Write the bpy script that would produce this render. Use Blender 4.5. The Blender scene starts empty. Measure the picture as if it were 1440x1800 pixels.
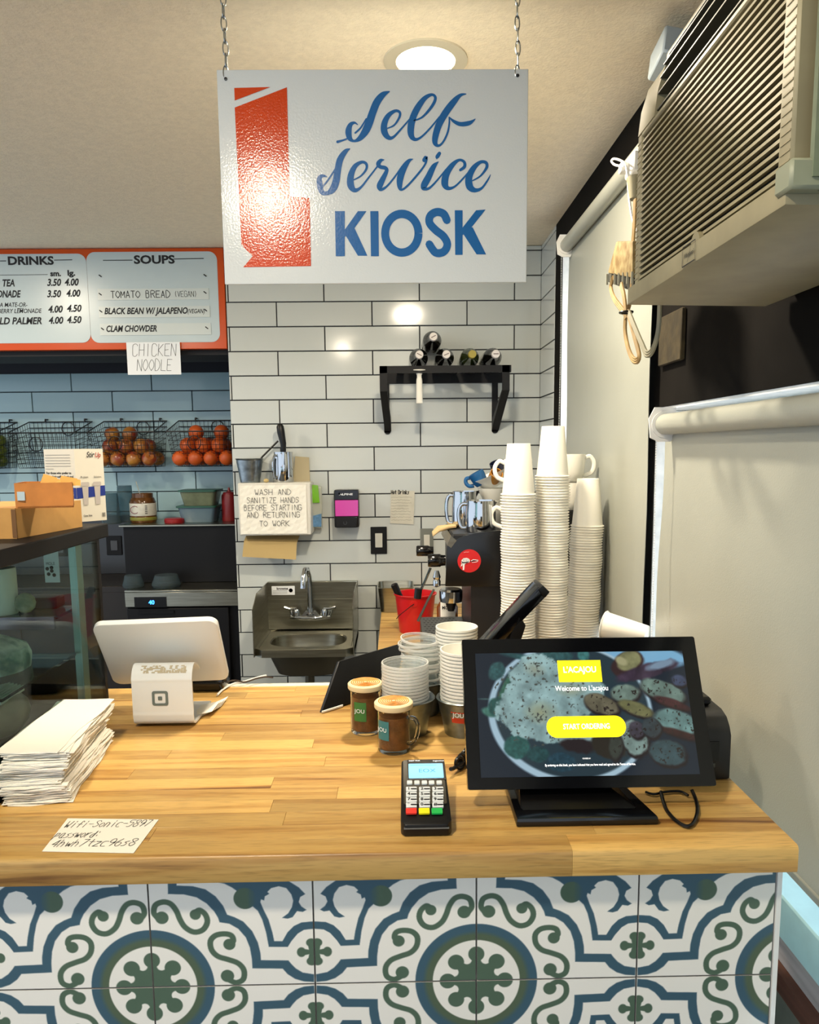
import bpy, bmesh, math, random
import numpy as np
from mathutils import Matrix, Vector
random.seed(7); np.random.seed(7)
PI = math.pi
S = bpy.context.scene
COL = S.collection
# ---------------------------------------------------------------- camera
FOC, CX, CY, CAMZ = 1330.0, 720.0, 960.0, 1.55      # pixels of a 1440x1800 frame (cropped 3:4 phone photo)
def _n(a): return Vector(a).normalized()
YC = _n((698.0-CX, -(793.0-CY), -FOC))
_u = Vector((-math.sin(.012), math.cos(.012), 0))
ZC = (_u - YC*_u.dot(YC)).normalized(); XC = YC.cross(ZC)
def ray(px, py):
    v = Vector((px-CX, -(py-CY), -FOC)); return Vector((XC.dot(v), YC.dot(v), ZC.dot(v)))
CAM = Vector((0, 0, CAMZ))
def PY(px, py, Y): r = ray(px, py); return CAM + r*(Y/r.y)
def PZ(px, py, Z): r = ray(px, py); return CAM + r*((Z-CAMZ)/r.z)
def PX(px, py, X): r = ray(px, py); return CAM + r*(X/r.x)
cd = bpy.data.cameras.new('camera'); cam = bpy.data.objects.new('camera', cd); COL.objects.link(cam)
cd.sensor_fit = 'VERTICAL'; cd.sensor_height = 24; cd.lens = FOC/1800*24; cd.shift_y = 60/1800; cd.clip_start = .02
R3 = Matrix((XC, YC, ZC))         # camera vector -> world vector
cam.matrix_world = Matrix.Translation(CAM) @ R3.to_4x4()
S.camera = cam
# ---------------------------------------------------------------- world, light, exposure
S.view_settings.view_transform = 'Standard'; S.view_settings.look = 'None'
S.view_settings.gamma = 1; S.view_settings.use_curve_mapping = False
S.view_settings.exposure = 0.0
w = bpy.data.worlds.new('world'); S.world = w; w.use_nodes = True
w.node_tree.nodes['Background'].inputs[0].default_value = (.78, .88, 1.0, 1)
w.node_tree.nodes['Background'].inputs[1].default_value = 1.4
def area(name, loc, size, energy, color, rot=(0, 0, 0), shape='DISK', sy=None, spread=PI):
    l = bpy.data.lights.new(name, 'AREA'); l.shape = shape; l.size = size; l.energy = energy; l.color = color; l.spread = spread
    if sy: l.size_y = sy
    o = bpy.data.objects.new(name, l); COL.objects.link(o); o.location = loc; o.rotation_euler = rot; return o
LAMPS = [(.074, 1.80), (-.42, .33), (-1.75, 2.35), (-1.5, 1.0)]
WARM = (1.0, .86, .66)
CEIL = 2.41
# daylight falling through the right-hand windows
sun = bpy.data.lights.new('daylight', 'SUN'); sun.energy = 9.0; sun.angle = .3; sun.color = (.85, .94, 1)
so = bpy.data.objects.new('daylight', sun); COL.objects.link(so); S.cycles.transparent_max_bounces = 48
so.rotation_euler = (math.radians(18), math.radians(52), 0)

# ---------------------------------------------------------------- helpers
def lin(h):
    if isinstance(h, str):
        h = h.lstrip('#'); c = [int(h[i:i+2], 16)/255 for i in (0, 2, 4)]
    else: c = h
    return tuple((x/12.92 if x <= .04045 else ((x+.055)/1.055)**2.4) for x in c)
MATS = {}
def mat(name, col, rough=.5, metal=0, var=0, vscale=20, bump=0, bscale=200, emit=0, ior=1.5, trans=0, alpha=1, coat=0, stretch=(1,1,1), col2=None, objvar=0, spec=.5, vdetail=3):
    if name in MATS: return MATS[name]
    m = bpy.data.materials.new(name); m.use_nodes = True; nt = m.node_tree; N = nt.nodes; L = nt.links
    b = N['Principled BSDF']; c = lin(col)
    b.inputs['Base Color'].default_value = (*c, 1); b.inputs['Roughness'].default_value = rough
    b.inputs['Metallic'].default_value = metal; b.inputs['IOR'].default_value = ior
    b.inputs['Specular IOR Level'].default_value = spec
    if trans: b.inputs['Transmission Weight'].default_value = trans
    if alpha < 1: b.inputs['Alpha'].default_value = alpha
    if coat: b.inputs['Coat Weight'].default_value = coat; b.inputs['Coat Roughness'].default_value = .05
    if emit: b.inputs['Emission Color'].default_value = (*c, 1); b.inputs['Emission Strength'].default_value = emit
    tc = N.new('ShaderNodeTexCoord'); mp = N.new('ShaderNodeMapping'); mp.inputs['Scale'].default_value = stretch
    L.new(tc.outputs['Object'], mp.inputs[0]); src = None
    if var or col2:
        n = N.new('ShaderNodeTexNoise'); n.inputs['Scale'].default_value = vscale; n.inputs['Detail'].default_value = vdetail
        L.new(mp.outputs[0], n.inputs['Vector'])
        mx = N.new('ShaderNodeMix'); mx.data_type = 'RGBA'
        if col2: a, d = c, lin(col2)
        else: a, d = tuple(x*(1-var) for x in c), tuple(min(1, x*(1+var)) for x in c)
        mx.inputs['A'].default_value = (*a, 1); mx.inputs['B'].default_value = (*d, 1)
        mr = N.new('ShaderNodeMapRange'); mr.inputs['From Min'].default_value = .35; mr.inputs['From Max'].default_value = .65
        L.new(n.outputs['Fac'], mr.inputs[0]); L.new(mr.outputs[0], mx.inputs['Factor']); src = mx.outputs['Result']
    if objvar:
        oi = N.new('ShaderNodeObjectInfo'); hs = N.new('ShaderNodeHueSaturation')
        mr2 = N.new('ShaderNodeMapRange'); mr2.inputs['To Min'].default_value = 1-objvar; mr2.inputs['To Max'].default_value = 1+objvar
        L.new(oi.outputs['Random'], mr2.inputs[0]); L.new(mr2.outputs[0], hs.inputs['Value'])
        if src: L.new(src, hs.inputs['Color'])
        else: hs.inputs['Color'].default_value = (*c, 1)
        src = hs.outputs['Color']
    if src: L.new(src, b.inputs['Base Color'])
    if bump:
        n2 = N.new('ShaderNodeTexNoise'); n2.inputs['Scale'].default_value = bscale; n2.inputs['Detail'].default_value = 2
        L.new(mp.outputs[0], n2.inputs['Vector'])
        bp = N.new('ShaderNodeBump'); bp.inputs['Strength'].default_value = bump; bp.inputs['Distance'].default_value = .002
        L.new(n2.outputs['Fac'], bp.inputs['Height']); L.new(bp.outputs[0], b.inputs['Normal'])
    MATS[name] = m; return m
def vmat(name, rough=.5, emit=0, coat=0):
    m = bpy.data.materials.new(name); m.use_nodes = True; N = m.node_tree.nodes; L = m.node_tree.links
    b = N['Principled BSDF']; a = N.new('ShaderNodeVertexColor'); a.layer_name = 'Col'
    L.new(a.outputs['Color'], b.inputs['Base Color']); b.inputs['Roughness'].default_value = rough
    if emit:
        b.inputs['Base Color'].default_value = (.005, .005, .005, 1)
        for l in list(b.inputs['Base Color'].links): L.remove(l)
        L.new(a.outputs['Color'], b.inputs['Emission Color']); b.inputs['Emission Strength'].default_value = emit
    if coat: b.inputs['Coat Weight'].default_value = coat
    return m
class Pl:
    "a flat frame: origin, U (right), V (up); N points out of the face"
    def __init__(s, o, U=(1,0,0), V=(0,0,1)):
        s.o = Vector(o); s.U = Vector(U).normalized(); s.V = Vector(V).normalized(); s.N = s.U.cross(s.V)
    def __call__(s, x, y, h=0): return s.o + s.U*x + s.V*y + s.N*h
def catmull(pts, n=6):
    P = [pts[0]] + list(pts) + [pts[-1]]; out = []
    for i in range(1, len(P)-2):
        for k in range(n):
            t = k/n; out.append(tuple(.5*((2*b)+(-a+c)*t+(2*a-5*b+4*c-d)*t*t+(-a+3*b-3*c+d)*t**3) for a, b, c, d in zip(P[i-1], P[i], P[i+1], P[i+2])))
    out.append(tuple(pts[-1])); return out
class MB:
    def __init__(s): s.v = []; s.f = []; s.m = []; s.mi = 0
    def add(s, vs, fs):
        k = len(s.v); s.v += [tuple(v) for v in vs]; s.f += [tuple(i+k for i in f) for f in fs]; s.m += [s.mi]*len(fs); return s
    def box(s, x0, x1, y0, y1, z0, z1, M=None, c=0):
        if c:
            bm = bmesh.new(); bmesh.ops.create_cube(bm, size=1)
            for v in bm.verts: v.co = Vector(((x0+x1)/2+v.co.x*(x1-x0), (y0+y1)/2+v.co.y*(y1-y0), (z0+z1)/2+v.co.z*(z1-z0)))
            bmesh.ops.bevel(bm, geom=bm.edges[:], offset=c, segments=2 if c > .004 else 1, affect='EDGES', profile=.6)
            vs = [v.co.copy() for v in bm.verts]; fs = [[v.index for v in f.verts] for f in bm.faces]; bm.free()
        else:
            vs = [Vector(p) for p in ((x0,y0,z0),(x1,y0,z0),(x1,y1,z0),(x0,y1,z0),(x0,y0,z1),(x1,y0,z1),(x1,y1,z1),(x0,y1,z1))]
            fs = [(0,3,2,1),(4,5,6,7),(0,1,5,4),(1,2,6,5),(2,3,7,6),(3,0,4,7)]
        if M is not None: vs = [M @ v for v in vs]
        return s.add(vs, fs)
    def hexa(s, lo, hi):      # two loops of equal length, lofted and capped
        n = len(lo); vs = list(lo)+list(hi)
        return s.add(vs, [tuple(range(n))[::-1], tuple(range(n, 2*n))] + [(i, (i+1) % n, (i+1) % n+n, i+n) for i in range(n)])
    def prism(s, poly, pl, h0, h1): return s.hexa([pl(x, y, h0) for x, y in poly], [pl(x, y, h1) for x, y in poly])
    def lathe(s, prof, seg=24, c=(0,0,0), M=None, closed=False):
        vs = []; fs = []; n = len(prof)
        for r, z in prof:
            for k in range(seg):
                a = 2*PI*k/seg; vs.append(Vector((r*math.cos(a), r*math.sin(a), z)))
        for i in range(n-1 if not closed else n):
            for k in range(seg):
                a, b = i*seg+k, i*seg+(k+1) % seg; j = ((i+1) % n)*seg
                fs.append((a, b, j+(k+1) % seg, j+k))
        if not closed:
            if prof[0][0] > 1e-6: fs.append(tuple(range(seg))[::-1])
            if prof[-1][0] > 1e-6: fs.append(tuple(range((n-1)*seg, n*seg)))
        c = Vector(c); vs = [(M @ v if M is not None else v)+c for v in vs]
        return s.add(vs, fs)
    def cyl(s, a, b, r, r2=None, seg=16):
        a, b = Vector(a), Vector(b); d = b-a; q = d.to_track_quat('Z', 'Y').to_matrix()
        return s.lathe([(r, 0), (r if r2 is None else r2, d.length)], seg, a, q)
    def tube(s, pts, r, seg=6, closed=False, flat=1):
        P = [Vector(p) for p in pts]; n = len(P); vs = []; fs = []; up = None
        for i, p in enumerate(P):
            if closed: t = P[(i+1) % n]-P[i-1]
            else: t = P[min(i+1, n-1)]-P[max(i-1, 0)]
            if t.length < 1e-9: t = Vector((0, 0, 1))
            t.normalize()
            if up is None: up = Vector((0, 0, 1)) if abs(t.z) < .9 else Vector((0, 1, 0))
            sd = t.cross(up)
            if sd.length < 1e-6: sd = t.orthogonal()
            sd.normalize(); up = sd.cross(t).normalized(); rr = r[i] if isinstance(r, (list, tuple)) else r
            for k in range(seg):
                a = 2*PI*k/seg; vs.append(p + sd*math.cos(a)*rr + up*math.sin(a)*rr*flat)
        for i in range(n if closed else n-1):
            j = (i+1) % n
            for k in range(seg): fs.append((i*seg+k, i*seg+(k+1) % seg, j*seg+(k+1) % seg, j*seg+k))
        if not closed: fs += [tuple(range(seg))[::-1], tuple(range((n-1)*seg, n*seg))]
        return s.add(vs, fs)
    def sphere(s, c, r, seg=14, sc=(1,1,1)):
        n = seg//2+1; prof = [(r*math.sin(PI*i/(n-1)), -r*math.cos(PI*i/(n-1))) for i in range(n)]
        prof[0] = (1e-5, -r); prof[-1] = (1e-5, r)
        return s.lathe(prof, seg, c, Matrix.Diagonal(Vector(sc)))
    def stroke(s, pl, pts, wd, h=.0004):          # flat brush stroke; points (x,y) or (x,y,width)
        P = [(p[0], p[1], (p[2] if len(p) > 2 else wd)) for p in pts]
        vs = []; n = len(P)
        for i, p in enumerate(P):
            a = P[max(i-1, 0)]; b = P[min(i+1, n-1)]; dx, dy = b[0]-a[0], b[1]-a[1]; l = math.hypot(dx, dy) or 1
            hx, hy = -dy/l*p[2]/2, dx/l*p[2]/2
            vs += [pl(p[0]+hx, p[1]+hy, h), pl(p[0]-hx, p[1]-hy, h)]
        s.add(vs, [(2*i, 2*i+1, 2*i+3, 2*i+2) for i in range(n-1)])
        if math.hypot(P[0][0]-P[-1][0], P[0][1]-P[-1][1]) < 1e-5: return s
        for p in (P[0], P[-1]):
            s.add([pl(p[0]+p[2]/2*math.cos(a*PI/4), p[1]+p[2]/2*math.sin(a*PI/4), h*1.02) for a in range(8)], [tuple(range(8))])
        return s
    def flat(s, pl, poly, h=.0004): return s.add([pl(x, y, h) for x, y in poly], [tuple(range(len(poly)))])
    def text(s, pl, x, y, body, size, h=.0005, align='LEFT', shear=0, bold=0, fit=None):
        cu = bpy.data.curves.new('t', 'FONT'); cu.body = body; cu.size = size; cu.align_x = align; cu.shear = shear; cu.offset = bold*size; cu.resolution_u = 3
        o = bpy.data.objects.new('t', cu); COL.objects.link(o); dg = bpy.context.evaluated_depsgraph_get(); e = o.evaluated_get(dg); me = e.to_mesh()
        vs = [v.co.copy() for v in me.vertices]; fs = [tuple(p.vertices) for p in me.polygons]; e.to_mesh_clear()
        bpy.data.objects.remove(o); bpy.data.curves.remove(cu)
        if not vs: return s
        k = 1
        if fit:
            x0 = min(v.x for v in vs); x1 = max(v.x for v in vs); k = fit/(x1-x0)
        return s.add([pl(x+v.x*k, y+v.y, h) for v in vs], fs)
MW = {}
def obj(name, mb, m, parent=None, world=True, smooth=True, bev=0, angle=40, label=None, kind=None):
    me = bpy.data.meshes.new(name); vs = mb.v
    if world and parent is not None and parent in MW:
        I = MW[parent].inverted(); vs = [I @ Vector(v) for v in vs]
    elif world and parent is None:
        pass
    me.from_pydata([tuple(v) for v in vs], [], mb.f)
    ms = m if isinstance(m, (list, tuple)) else [m]
    for x in ms: me.materials.append(x)
    if len(ms) > 1: me.polygons.foreach_set('material_index', mb.m)
    bm = bmesh.new(); bm.from_mesh(me)
    if bev: bmesh.ops.bevel(bm, geom=[e for e in bm.edges if len(e.link_faces) == 2 and e.calc_face_angle(0) > .6], offset=bev, segments=2, affect='EDGES', profile=.6)
    if smooth != 'flat': bmesh.ops.recalc_face_normals(bm, faces=bm.faces)
    bm.to_mesh(me); bm.free()
    if smooth is True:
        me.shade_smooth(); me.set_sharp_from_angle(angle=math.radians(angle))
    o = bpy.data.objects.new(name, me); COL.objects.link(o)
    if parent is not None: o.parent = parent; MW[o] = MW.get(parent, Matrix())
    if label: o['label'] = label
    if kind: o['kind'] = kind
    return o
def thing(name, label, cat, loc=(0,0,0), rz=0, group=None):
    o = bpy.data.objects.new(name, None); o.empty_display_size = .02; COL.objects.link(o); o.location = loc; o.rotation_euler = (0, 0, rz)
    MW[o] = Matrix.Translation(Vector(loc)) @ Matrix.Rotation(rz, 4, 'Z')
    o['label'] = label; o['category'] = cat
    if group: o['group'] = group
    return o
def solo(name, mb, m, label, cat, group=None, **k):      # a thing that is one mesh, origin at its base centre
    xs = [v[0] for v in mb.v]; ys = [v[1] for v in mb.v]; z0 = min(v[2] for v in mb.v)
    c = Vector(((min(xs)+max(xs))/2, (min(ys)+max(ys))/2, z0)); mb.v = [tuple(Vector(v)-c) for v in mb.v]
    o = obj(name, mb, m, **k); o.location = c; o['label'] = label; o['category'] = cat; MW[o] = Matrix.Translation(c)
    if group: o['group'] = group
    return o
def struct(name, mb, m, label=None, **k):
    o = obj(name, mb, m, **k); o['kind'] = 'structure'; MW[o] = Matrix()
    if label: o['label'] = label
    return o
def dup(root, loc, rz=None, label=None, group=None, M=None):
    r = root.copy(); COL.objects.link(r)
    if loc is not None: r.location = loc
    if rz is not None: r.rotation_euler = (0, 0, rz)
    if label: r['label'] = label
    if group: r['group'] = group
    for ch in root.children:
        c = ch.copy(); COL.objects.link(c); c.parent = r
        for g in ch.children:
            d = g.copy(); COL.objects.link(d); d.parent = c
    return r
def rrect(x0, x1, y0, y1, r, n=5):
    out = []
    for cx, cy, a0 in ((x1-r, y1-r, 0), (x0+r, y1-r, 90), (x0+r, y0+r, 180), (x1-r, y0+r, 270)):
        for k in range(n+1):
            a = math.radians(a0+90*k/n); out.append((cx+r*math.cos(a), cy+r*math.sin(a)))
    return out
def grid_art(name, w, h, nx, ny, func, m, parent=None):
    "flat printed face in local XZ, centre at origin, facing -Y; colours from func(U,V) arrays (sRGB)"
    u = np.linspace(0, 1, nx); v = np.linspace(0, 1, ny); U, V = np.meshgrid(u, v)
    C = np.clip(func(U, V), 0, 1); C = np.where(C <= .04045, C/12.92, ((C+.055)/1.055)**2.4)
    co = np.stack([(U-.5)*w, np.zeros_like(U), (V-.5)*h], -1).reshape(-1, 3).astype(np.float32)
    i = (np.arange(ny-1)[:, None]*nx+np.arange(nx-1)[None]).ravel()
    F = np.stack([i, i+1, i+1+nx, i+nx], 1).astype(np.int32)
    me = bpy.data.meshes.new(name); me.vertices.add(len(co)); me.vertices.foreach_set('co', co.ravel())
    me.loops.add(F.size); me.loops.foreach_set('vertex_index', F.ravel()); me.polygons.add(len(F)); me.polygons.foreach_set('loop_start', np.arange(0, F.size, 4, dtype=np.int32))
    me.update(calc_edges=True); a = me.color_attributes.new('Col', 'FLOAT_COLOR', 'POINT')
    a.data.foreach_set('color', np.concatenate([C.reshape(-1, 3), np.ones((len(co), 1))], 1).astype(np.float32).ravel())
    me.materials.append(m); o = bpy.data.objects.new(name, me)
    COL.objects.link(o)
    if parent is not None: o.parent = parent
    return o
# single-stroke hand lettering on a 4 x 6 grid
GL = dict(A='00 26 40|12 32', B='00 06 26 35 24 04|24 33 31 20 00', C='45 36 16 05 01 10 30 41', D='00 06 26 44 42 20 00', E='40 00 06 46|03 33', F='00 06 46|03 33',
 G='45 36 16 05 01 10 30 41 43 23', H='00 06|40 46|03 43', I='20 26', J='36 31 20 10 01', K='00 06|46 03 40', L='06 00 40', M='00 06 22 46 40', N='00 06 40 46', O='20 02 04 26 44 42 20',
 P='00 06 36 45 34 03', Q='20 02 04 26 44 42 20|22 40', R='00 06 36 45 34 03|23 40', S='45 36 16 05 14 33 42 31 10 01', T='20 26|06 46', U='06 01 10 30 41 46', V='06 20 46', W='06 10 23 30 46',
 X='00 46|06 40', Y='06 23 46|23 20', Z='06 46 00 40')
GL.update({'0': '20 02 04 26 44 42 20', '3': '05 16 36 45 24 42 30 10 01', '4': '30 36 02 42', '5': '46 06 04 34 43 31 20 00', '6': '36 14 02 10 30 42 33 13', '7': '06 46 10', '8': '23 05 16 36 45 23 02 10 30 42 23',
 '9': '42 44 36 16 04 13 33 44 20', '-': '03 43', '(': '36 24 22 30', ')': '16 24 22 10', ':': '11 12|14 15', '/': '00 46', '.': '20 21', "'": '25 26', '!': '26 22|20 21', ' ': '',
 'a': '34 14 03 01 10 30 34 30 40', 'b': '06 00 30 32 33 03', 'c': '44 14 02 10 40', 'd': '33 13 01 10 30 36 30', 'e': '02 32 34 14 02 10 40', 'f': '45 36 26 20|03 43', 'g': '34 14 02 11 32 34 30 11', 'h': '06 00|03 24 33 30', 'i': '24 20|25 26',
 'k': '06 00|34 02 30', 'l': '26 20', 'm': '00 04 24 20 24 44 40', 'n': '00 04 24 33 30', 'o': '20 02 24 42 20', 'p': '04 0a|04 34 32 01', 'r': '00 04|02 24 44', 's': '44 13 32 20 00', 't': '26 21 30|04 44', 'u': '04 01 20 40 44 40', 'v': '04 20 44',
 'w': '04 10 23 30 44', 'z': '04 44 00 40', 'y': '04 20|44 00'})
def hand(mb, pl, x, y, text, hgt, wd, adv=1.0, slant=0., width=None, h=.0005, jit=.03):
    cw = hgt*.52*adv
    if width: cw = width/max(1, len(text)-.25)
    for ch in text:
        g = GL.get(ch, '')
        for pol in g.split('|'):
            if not pol: continue
            pts = []
            for t in pol.split():
                gx = int(t[0])/4; gy = (-2 if t[1] == 'a' else int(t[1]))/6
                gx += random.uniform(-jit, jit); gy += random.uniform(-jit, jit)*.7
                pts.append((x+gx*cw*.74+gy*hgt*slant, y+gy*hgt))
            if len(pts) >= 5: mb.stroke(pl, catmull(pts, 3), wd, h)
            else:
                for a_, b_ in zip(pts, pts[1:]): mb.stroke(pl, [a_, b_], wd, h)
        x += cw*(.55 if ch in " .'I:" else 1) if not width else cw
    return x
# ---------------------------------------------------------------- materials
def wood_mat(name, c1, c2, c3, rough=.38):
    m = bpy.data.materials.new(name); m.use_nodes = True; N = m.node_tree.nodes; L = m.node_tree.links; b = N['Principled BSDF']
    tc = N.new('ShaderNodeTexCoord'); oi = N.new('ShaderNodeObjectInfo'); mp = N.new('ShaderNodeMapping'); mp.inputs['Scale'].default_value = (2.2, 42, 42)
    vm = N.new('ShaderNodeVectorMath'); vm.operation = 'ADD'; cm = N.new('ShaderNodeCombineXYZ'); mu = N.new('ShaderNodeMath'); mu.operation = 'MULTIPLY'; mu.inputs[1].default_value = 37
    L.new(oi.outputs['Random'], mu.inputs[0]); L.new(mu.outputs[0], cm.inputs[0]); L.new(mu.outputs[0], cm.inputs[1])
    L.new(tc.outputs['Object'], mp.inputs[0]); L.new(mp.outputs[0], vm.inputs[0]); L.new(cm.outputs[0], vm.inputs[1])
    n = N.new('ShaderNodeTexNoise'); n.inputs['Scale'].default_value = 1; n.inputs['Detail'].default_value = 6; n.inputs['Distortion'].default_value = .6
    L.new(vm.outputs[0], n.inputs['Vector']); cr = N.new('ShaderNodeValToRGB'); e = cr.color_ramp.elements
    e[0].position = .28; e[0].color = (*lin(c3), 1); e[1].position = .72; e[1].color = (*lin(c1), 1); x = e.new(.42); x.color = (*lin(c2), 1); y = e.new(.55); y.color = (*lin(c1), 1)
    L.new(n.outputs['Fac'], cr.inputs[0])
    # pores
    mp2 = N.new('ShaderNodeMapping'); mp2.inputs['Scale'].default_value = (30, 420, 420); L.new(tc.outputs['Object'], mp2.inputs[0])
    n2 = N.new('ShaderNodeTexNoise'); n2.inputs['Scale'].default_value = 1; L.new(mp2.outputs[0], n2.inputs['Vector'])
    mr = N.new('ShaderNodeMapRange'); mr.inputs['From Min'].default_value = .25; mr.inputs['From Max'].default_value = .5; mr.inputs['To Min'].default_value = .72; L.new(n2.outputs['Fac'], mr.inputs[0])
    hs = N.new('ShaderNodeHueSaturation'); r2 = N.new('ShaderNodeMapRange'); r2.inputs['To Min'].default_value = .72; r2.inputs['To Max'].default_value = 1.12
    L.new(oi.outputs['Random'], r2.inputs[0]); ml = N.new('ShaderNodeMath'); ml.operation = 'MULTIPLY'; L.new(r2.outputs[0], ml.inputs[0]); L.new(mr.outputs[0], ml.inputs[1])
    L.new(ml.outputs[0], hs.inputs['Value']); L.new(cr.outputs[0], hs.inputs['Color']); L.new(hs.outputs[0], b.inputs['Base Color']); b.inputs['Roughness'].default_value = rough
    return m
WOOD = wood_mat('butcher_block', '#cfa862', '#bb8f4c', '#764d26')
T_WHITE = mat('glazed_tile', '#c3c8c4', rough=.12, objvar=.05, var=.02, vscale=3, bump=.06, bscale=9)
T_DAYLIT = mat('glazed_tile_daylit', '#9dbcc4', rough=.15, objvar=.05, bump=.06, bscale=9)  # white tile with the bluish daylight of the recess put into its base colour
T_DARK = mat('dark_tile', '#2c2f33', rough=.25, objvar=.1)
GROUT = mat('dark_grout', '#23262e', rough=.9)
CEILM = mat('stucco_ceiling', '#efe2c8', rough=.9, bump=.9, bscale=160, var=.04, vscale=60)
DARKW = mat('dark_brown_wall', '#171513', rough=.9, spec=.08, var=.3, vscale=3, bump=.3, bscale=30)
BLACK = mat('black_plastic', '#0b0c0e', rough=.38, spec=.35)
BLACKG = mat('gloss_black', '#07080b', rough=.12)
BLACKM = mat('matte_black_metal', '#0e0f12', rough=.55, spec=.25)
WHITE = mat('white_plastic', '#e6e6e2', rough=.35)
PAPER = mat('white_paper', '#ebe8dc', rough=.8)
PAPERB = mat('cool_white_paper', '#e4e8ea', rough=.75)
INK = mat('black_ink', '#14161c', rough=.7)
STEEL = mat('brushed_steel', '#9c9a8c', rough=.28, metal=1, var=.12, vscale=8, bump=.1, bscale=60, stretch=(1, 1, 12))
CHROME = mat('chrome', '#c4c8cc', rough=.08, metal=1)
GALV = mat('galvanised_steel', '#8d969a', rough=.36, metal=1, var=.2, vscale=40)
CUPM = mat('paper_cup', '#ece8da', rough=.5)
CLEAR = mat('thick_clear', '#f4f8f8', rough=.05, trans=1, ior=1.22, spec=.6)
def thin_clear(name, tint, dif):
    m = bpy.data.materials.new(name); m.use_nodes = True; N = m.node_tree.nodes; L = m.node_tree.links; N.remove(N['Principled BSDF']); out = N['Material Output']
    tr = N.new('ShaderNodeBsdfTransparent'); tr.inputs[0].default_value = (*tint, 1); gl = N.new('ShaderNodeBsdfGlossy'); gl.inputs['Roughness'].default_value = .08; df = N.new('ShaderNodeBsdfDiffuse'); df.inputs[0].default_value = (.85, .85, .82, 1)
    lw = N.new('ShaderNodeLayerWeight'); lw.inputs[0].default_value = .25; m1 = N.new('ShaderNodeMixShader'); m2 = N.new('ShaderNodeMixShader'); m1.inputs[0].default_value = dif
    L.new(tr.outputs[0], m1.inputs[1]); L.new(df.outputs[0], m1.inputs[2]); L.new(lw.outputs['Facing'], m2.inputs[0]); mu = N.new('ShaderNodeMath'); mu.operation = 'MULTIPLY'; mu.inputs[1].default_value = .5; L.new(lw.outputs['Facing'], mu.inputs[0]); L.new(mu.outputs[0], m2.inputs[0])
    L.new(m1.outputs[0], m2.inputs[1]); L.new(gl.outputs[0], m2.inputs[2]); L.new(m2.outputs[0], out.inputs[0]); return m
THINC = thin_clear('clear_plastic', (.97, .98, .98), .045); RIMC = thin_clear('clear_rim', (.9, .92, .92), .55)
GLASS = mat('clear_glass', '#e9f4f0', rough=.02, trans=1, ior=1.1)
CARD = mat('cardboard', '#b98d4f', rough=.85, var=.06, vscale=30)
CERAM = mat('white_ceramic', '#e6e4da', rough=.15)
ORANGE = mat('orange_paint', '#c4480a', rough=.22)
CREAM = mat('cream_enamel', '#8c8569', rough=.5, var=.1, vscale=14)
RED = mat('red_plastic', '#c3161a', rough=.3)

# ---------------------------------------------------------------- structure
XR = .625; YB = 3.33; YR = 3.95; XC_ = -.72
f = MB().box(-3.4, .9, -2.4, 4.1, -.05, 0); struct('floor', f, mat('dark_floor', '#4a463f', rough=.6, var=.1), 'dark floor of the café')
f = MB().box(-3.4, .78, -1.6, 4.1, CEIL, CEIL+.06); struct('ceiling', f, CEILM, 'cream stucco ceiling')
f = MB().box(2.2, 12, -8, 12, -.1, -.05); f.box(.9, 2.2, -8, 12, -.1, -.05)
struct('ground', f, mat('pavement', '#c9c2bd', rough=.9, var=.08, vscale=2), 'pale pavement outside the window')
back = struct('wall_back', MB().box(XC_, .78, YB+.008, YR+.1, 0, CEIL), GROUT, 'back wall of white subway tiles with dark grout')
rec = struct('wall_recess', MB().box(-3.4, XC_, YR+.008, YR+.1, 0, CEIL), GROUT, 'recessed tiled wall behind the fruit baskets')
TP, TZ, TW = .1025, 1.672, .4064; G = .0048
_tc = {}
def tile_mesh(w, h, m):
    k = (round(w, 3), round(h, 3), m.name)
    if k not in _tc:
        bm = bmesh.new(); bmesh.ops.create_cube(bm, size=1)
        for v in bm.verts: v.co = Vector((v.co.x*w, v.co.y*.008, v.co.z*h))
        bmesh.ops.bevel(bm, geom=[e for e in bm.edges if all(v.co.y < 0 for v in e.verts)], offset=.0012, segments=1, affect='EDGES')
        me = bpy.data.meshes.new('tile'); bm.to_mesh(me); bm.free(); me.materials.append(m); _tc[k] = me
    return _tc[k]
def tile(par, cx, cy, cz, w, h, m, rz=0):
    o = bpy.data.objects.new('tile', tile_mesh(w, h, m)); COL.objects.link(o); o.parent = par
    o.location = (cx, cy, cz); o.rotation_euler = (random.uniform(-.003, .003), 0, rz+random.uniform(-.003, .003))
def brick(par, xa, xb, y, z0, z1, zref, xref, m):
    k0 = math.floor((z0-zref)/TP); k = k0
    while zref+k*TP < z1-.01:
        za = max(z0, zref+k*TP); zb = min(z1, zref+(k+1)*TP)
        off = xref + (TW/2 if k % 2 else 0); n = math.floor((xa-off)/TW)
        while off+n*TW < xb-.005:
            a = max(xa, off+n*TW); b = min(xb, off+(n+1)*TW)
            if b-a > .006 and zb-za > .012: tile(par, (a+b)/2, y+.004, (za+zb)/2, b-a-G, zb-za-G, m(zb) if callable(m) else m)
            n += 1
        k += 1
# row z from TZ-TP to TZ is the one with joints at x = -.303
brick(back, XC_, XR, YB, .45, CEIL, TZ-TP, -.303, T_WHITE)
brick(rec, -2.55, XC_, YR, .95, CEIL-.45, 1.867, -1.654, lambda z: T_DARK if z < 1.24 and False else T_DAYLIT)
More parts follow.
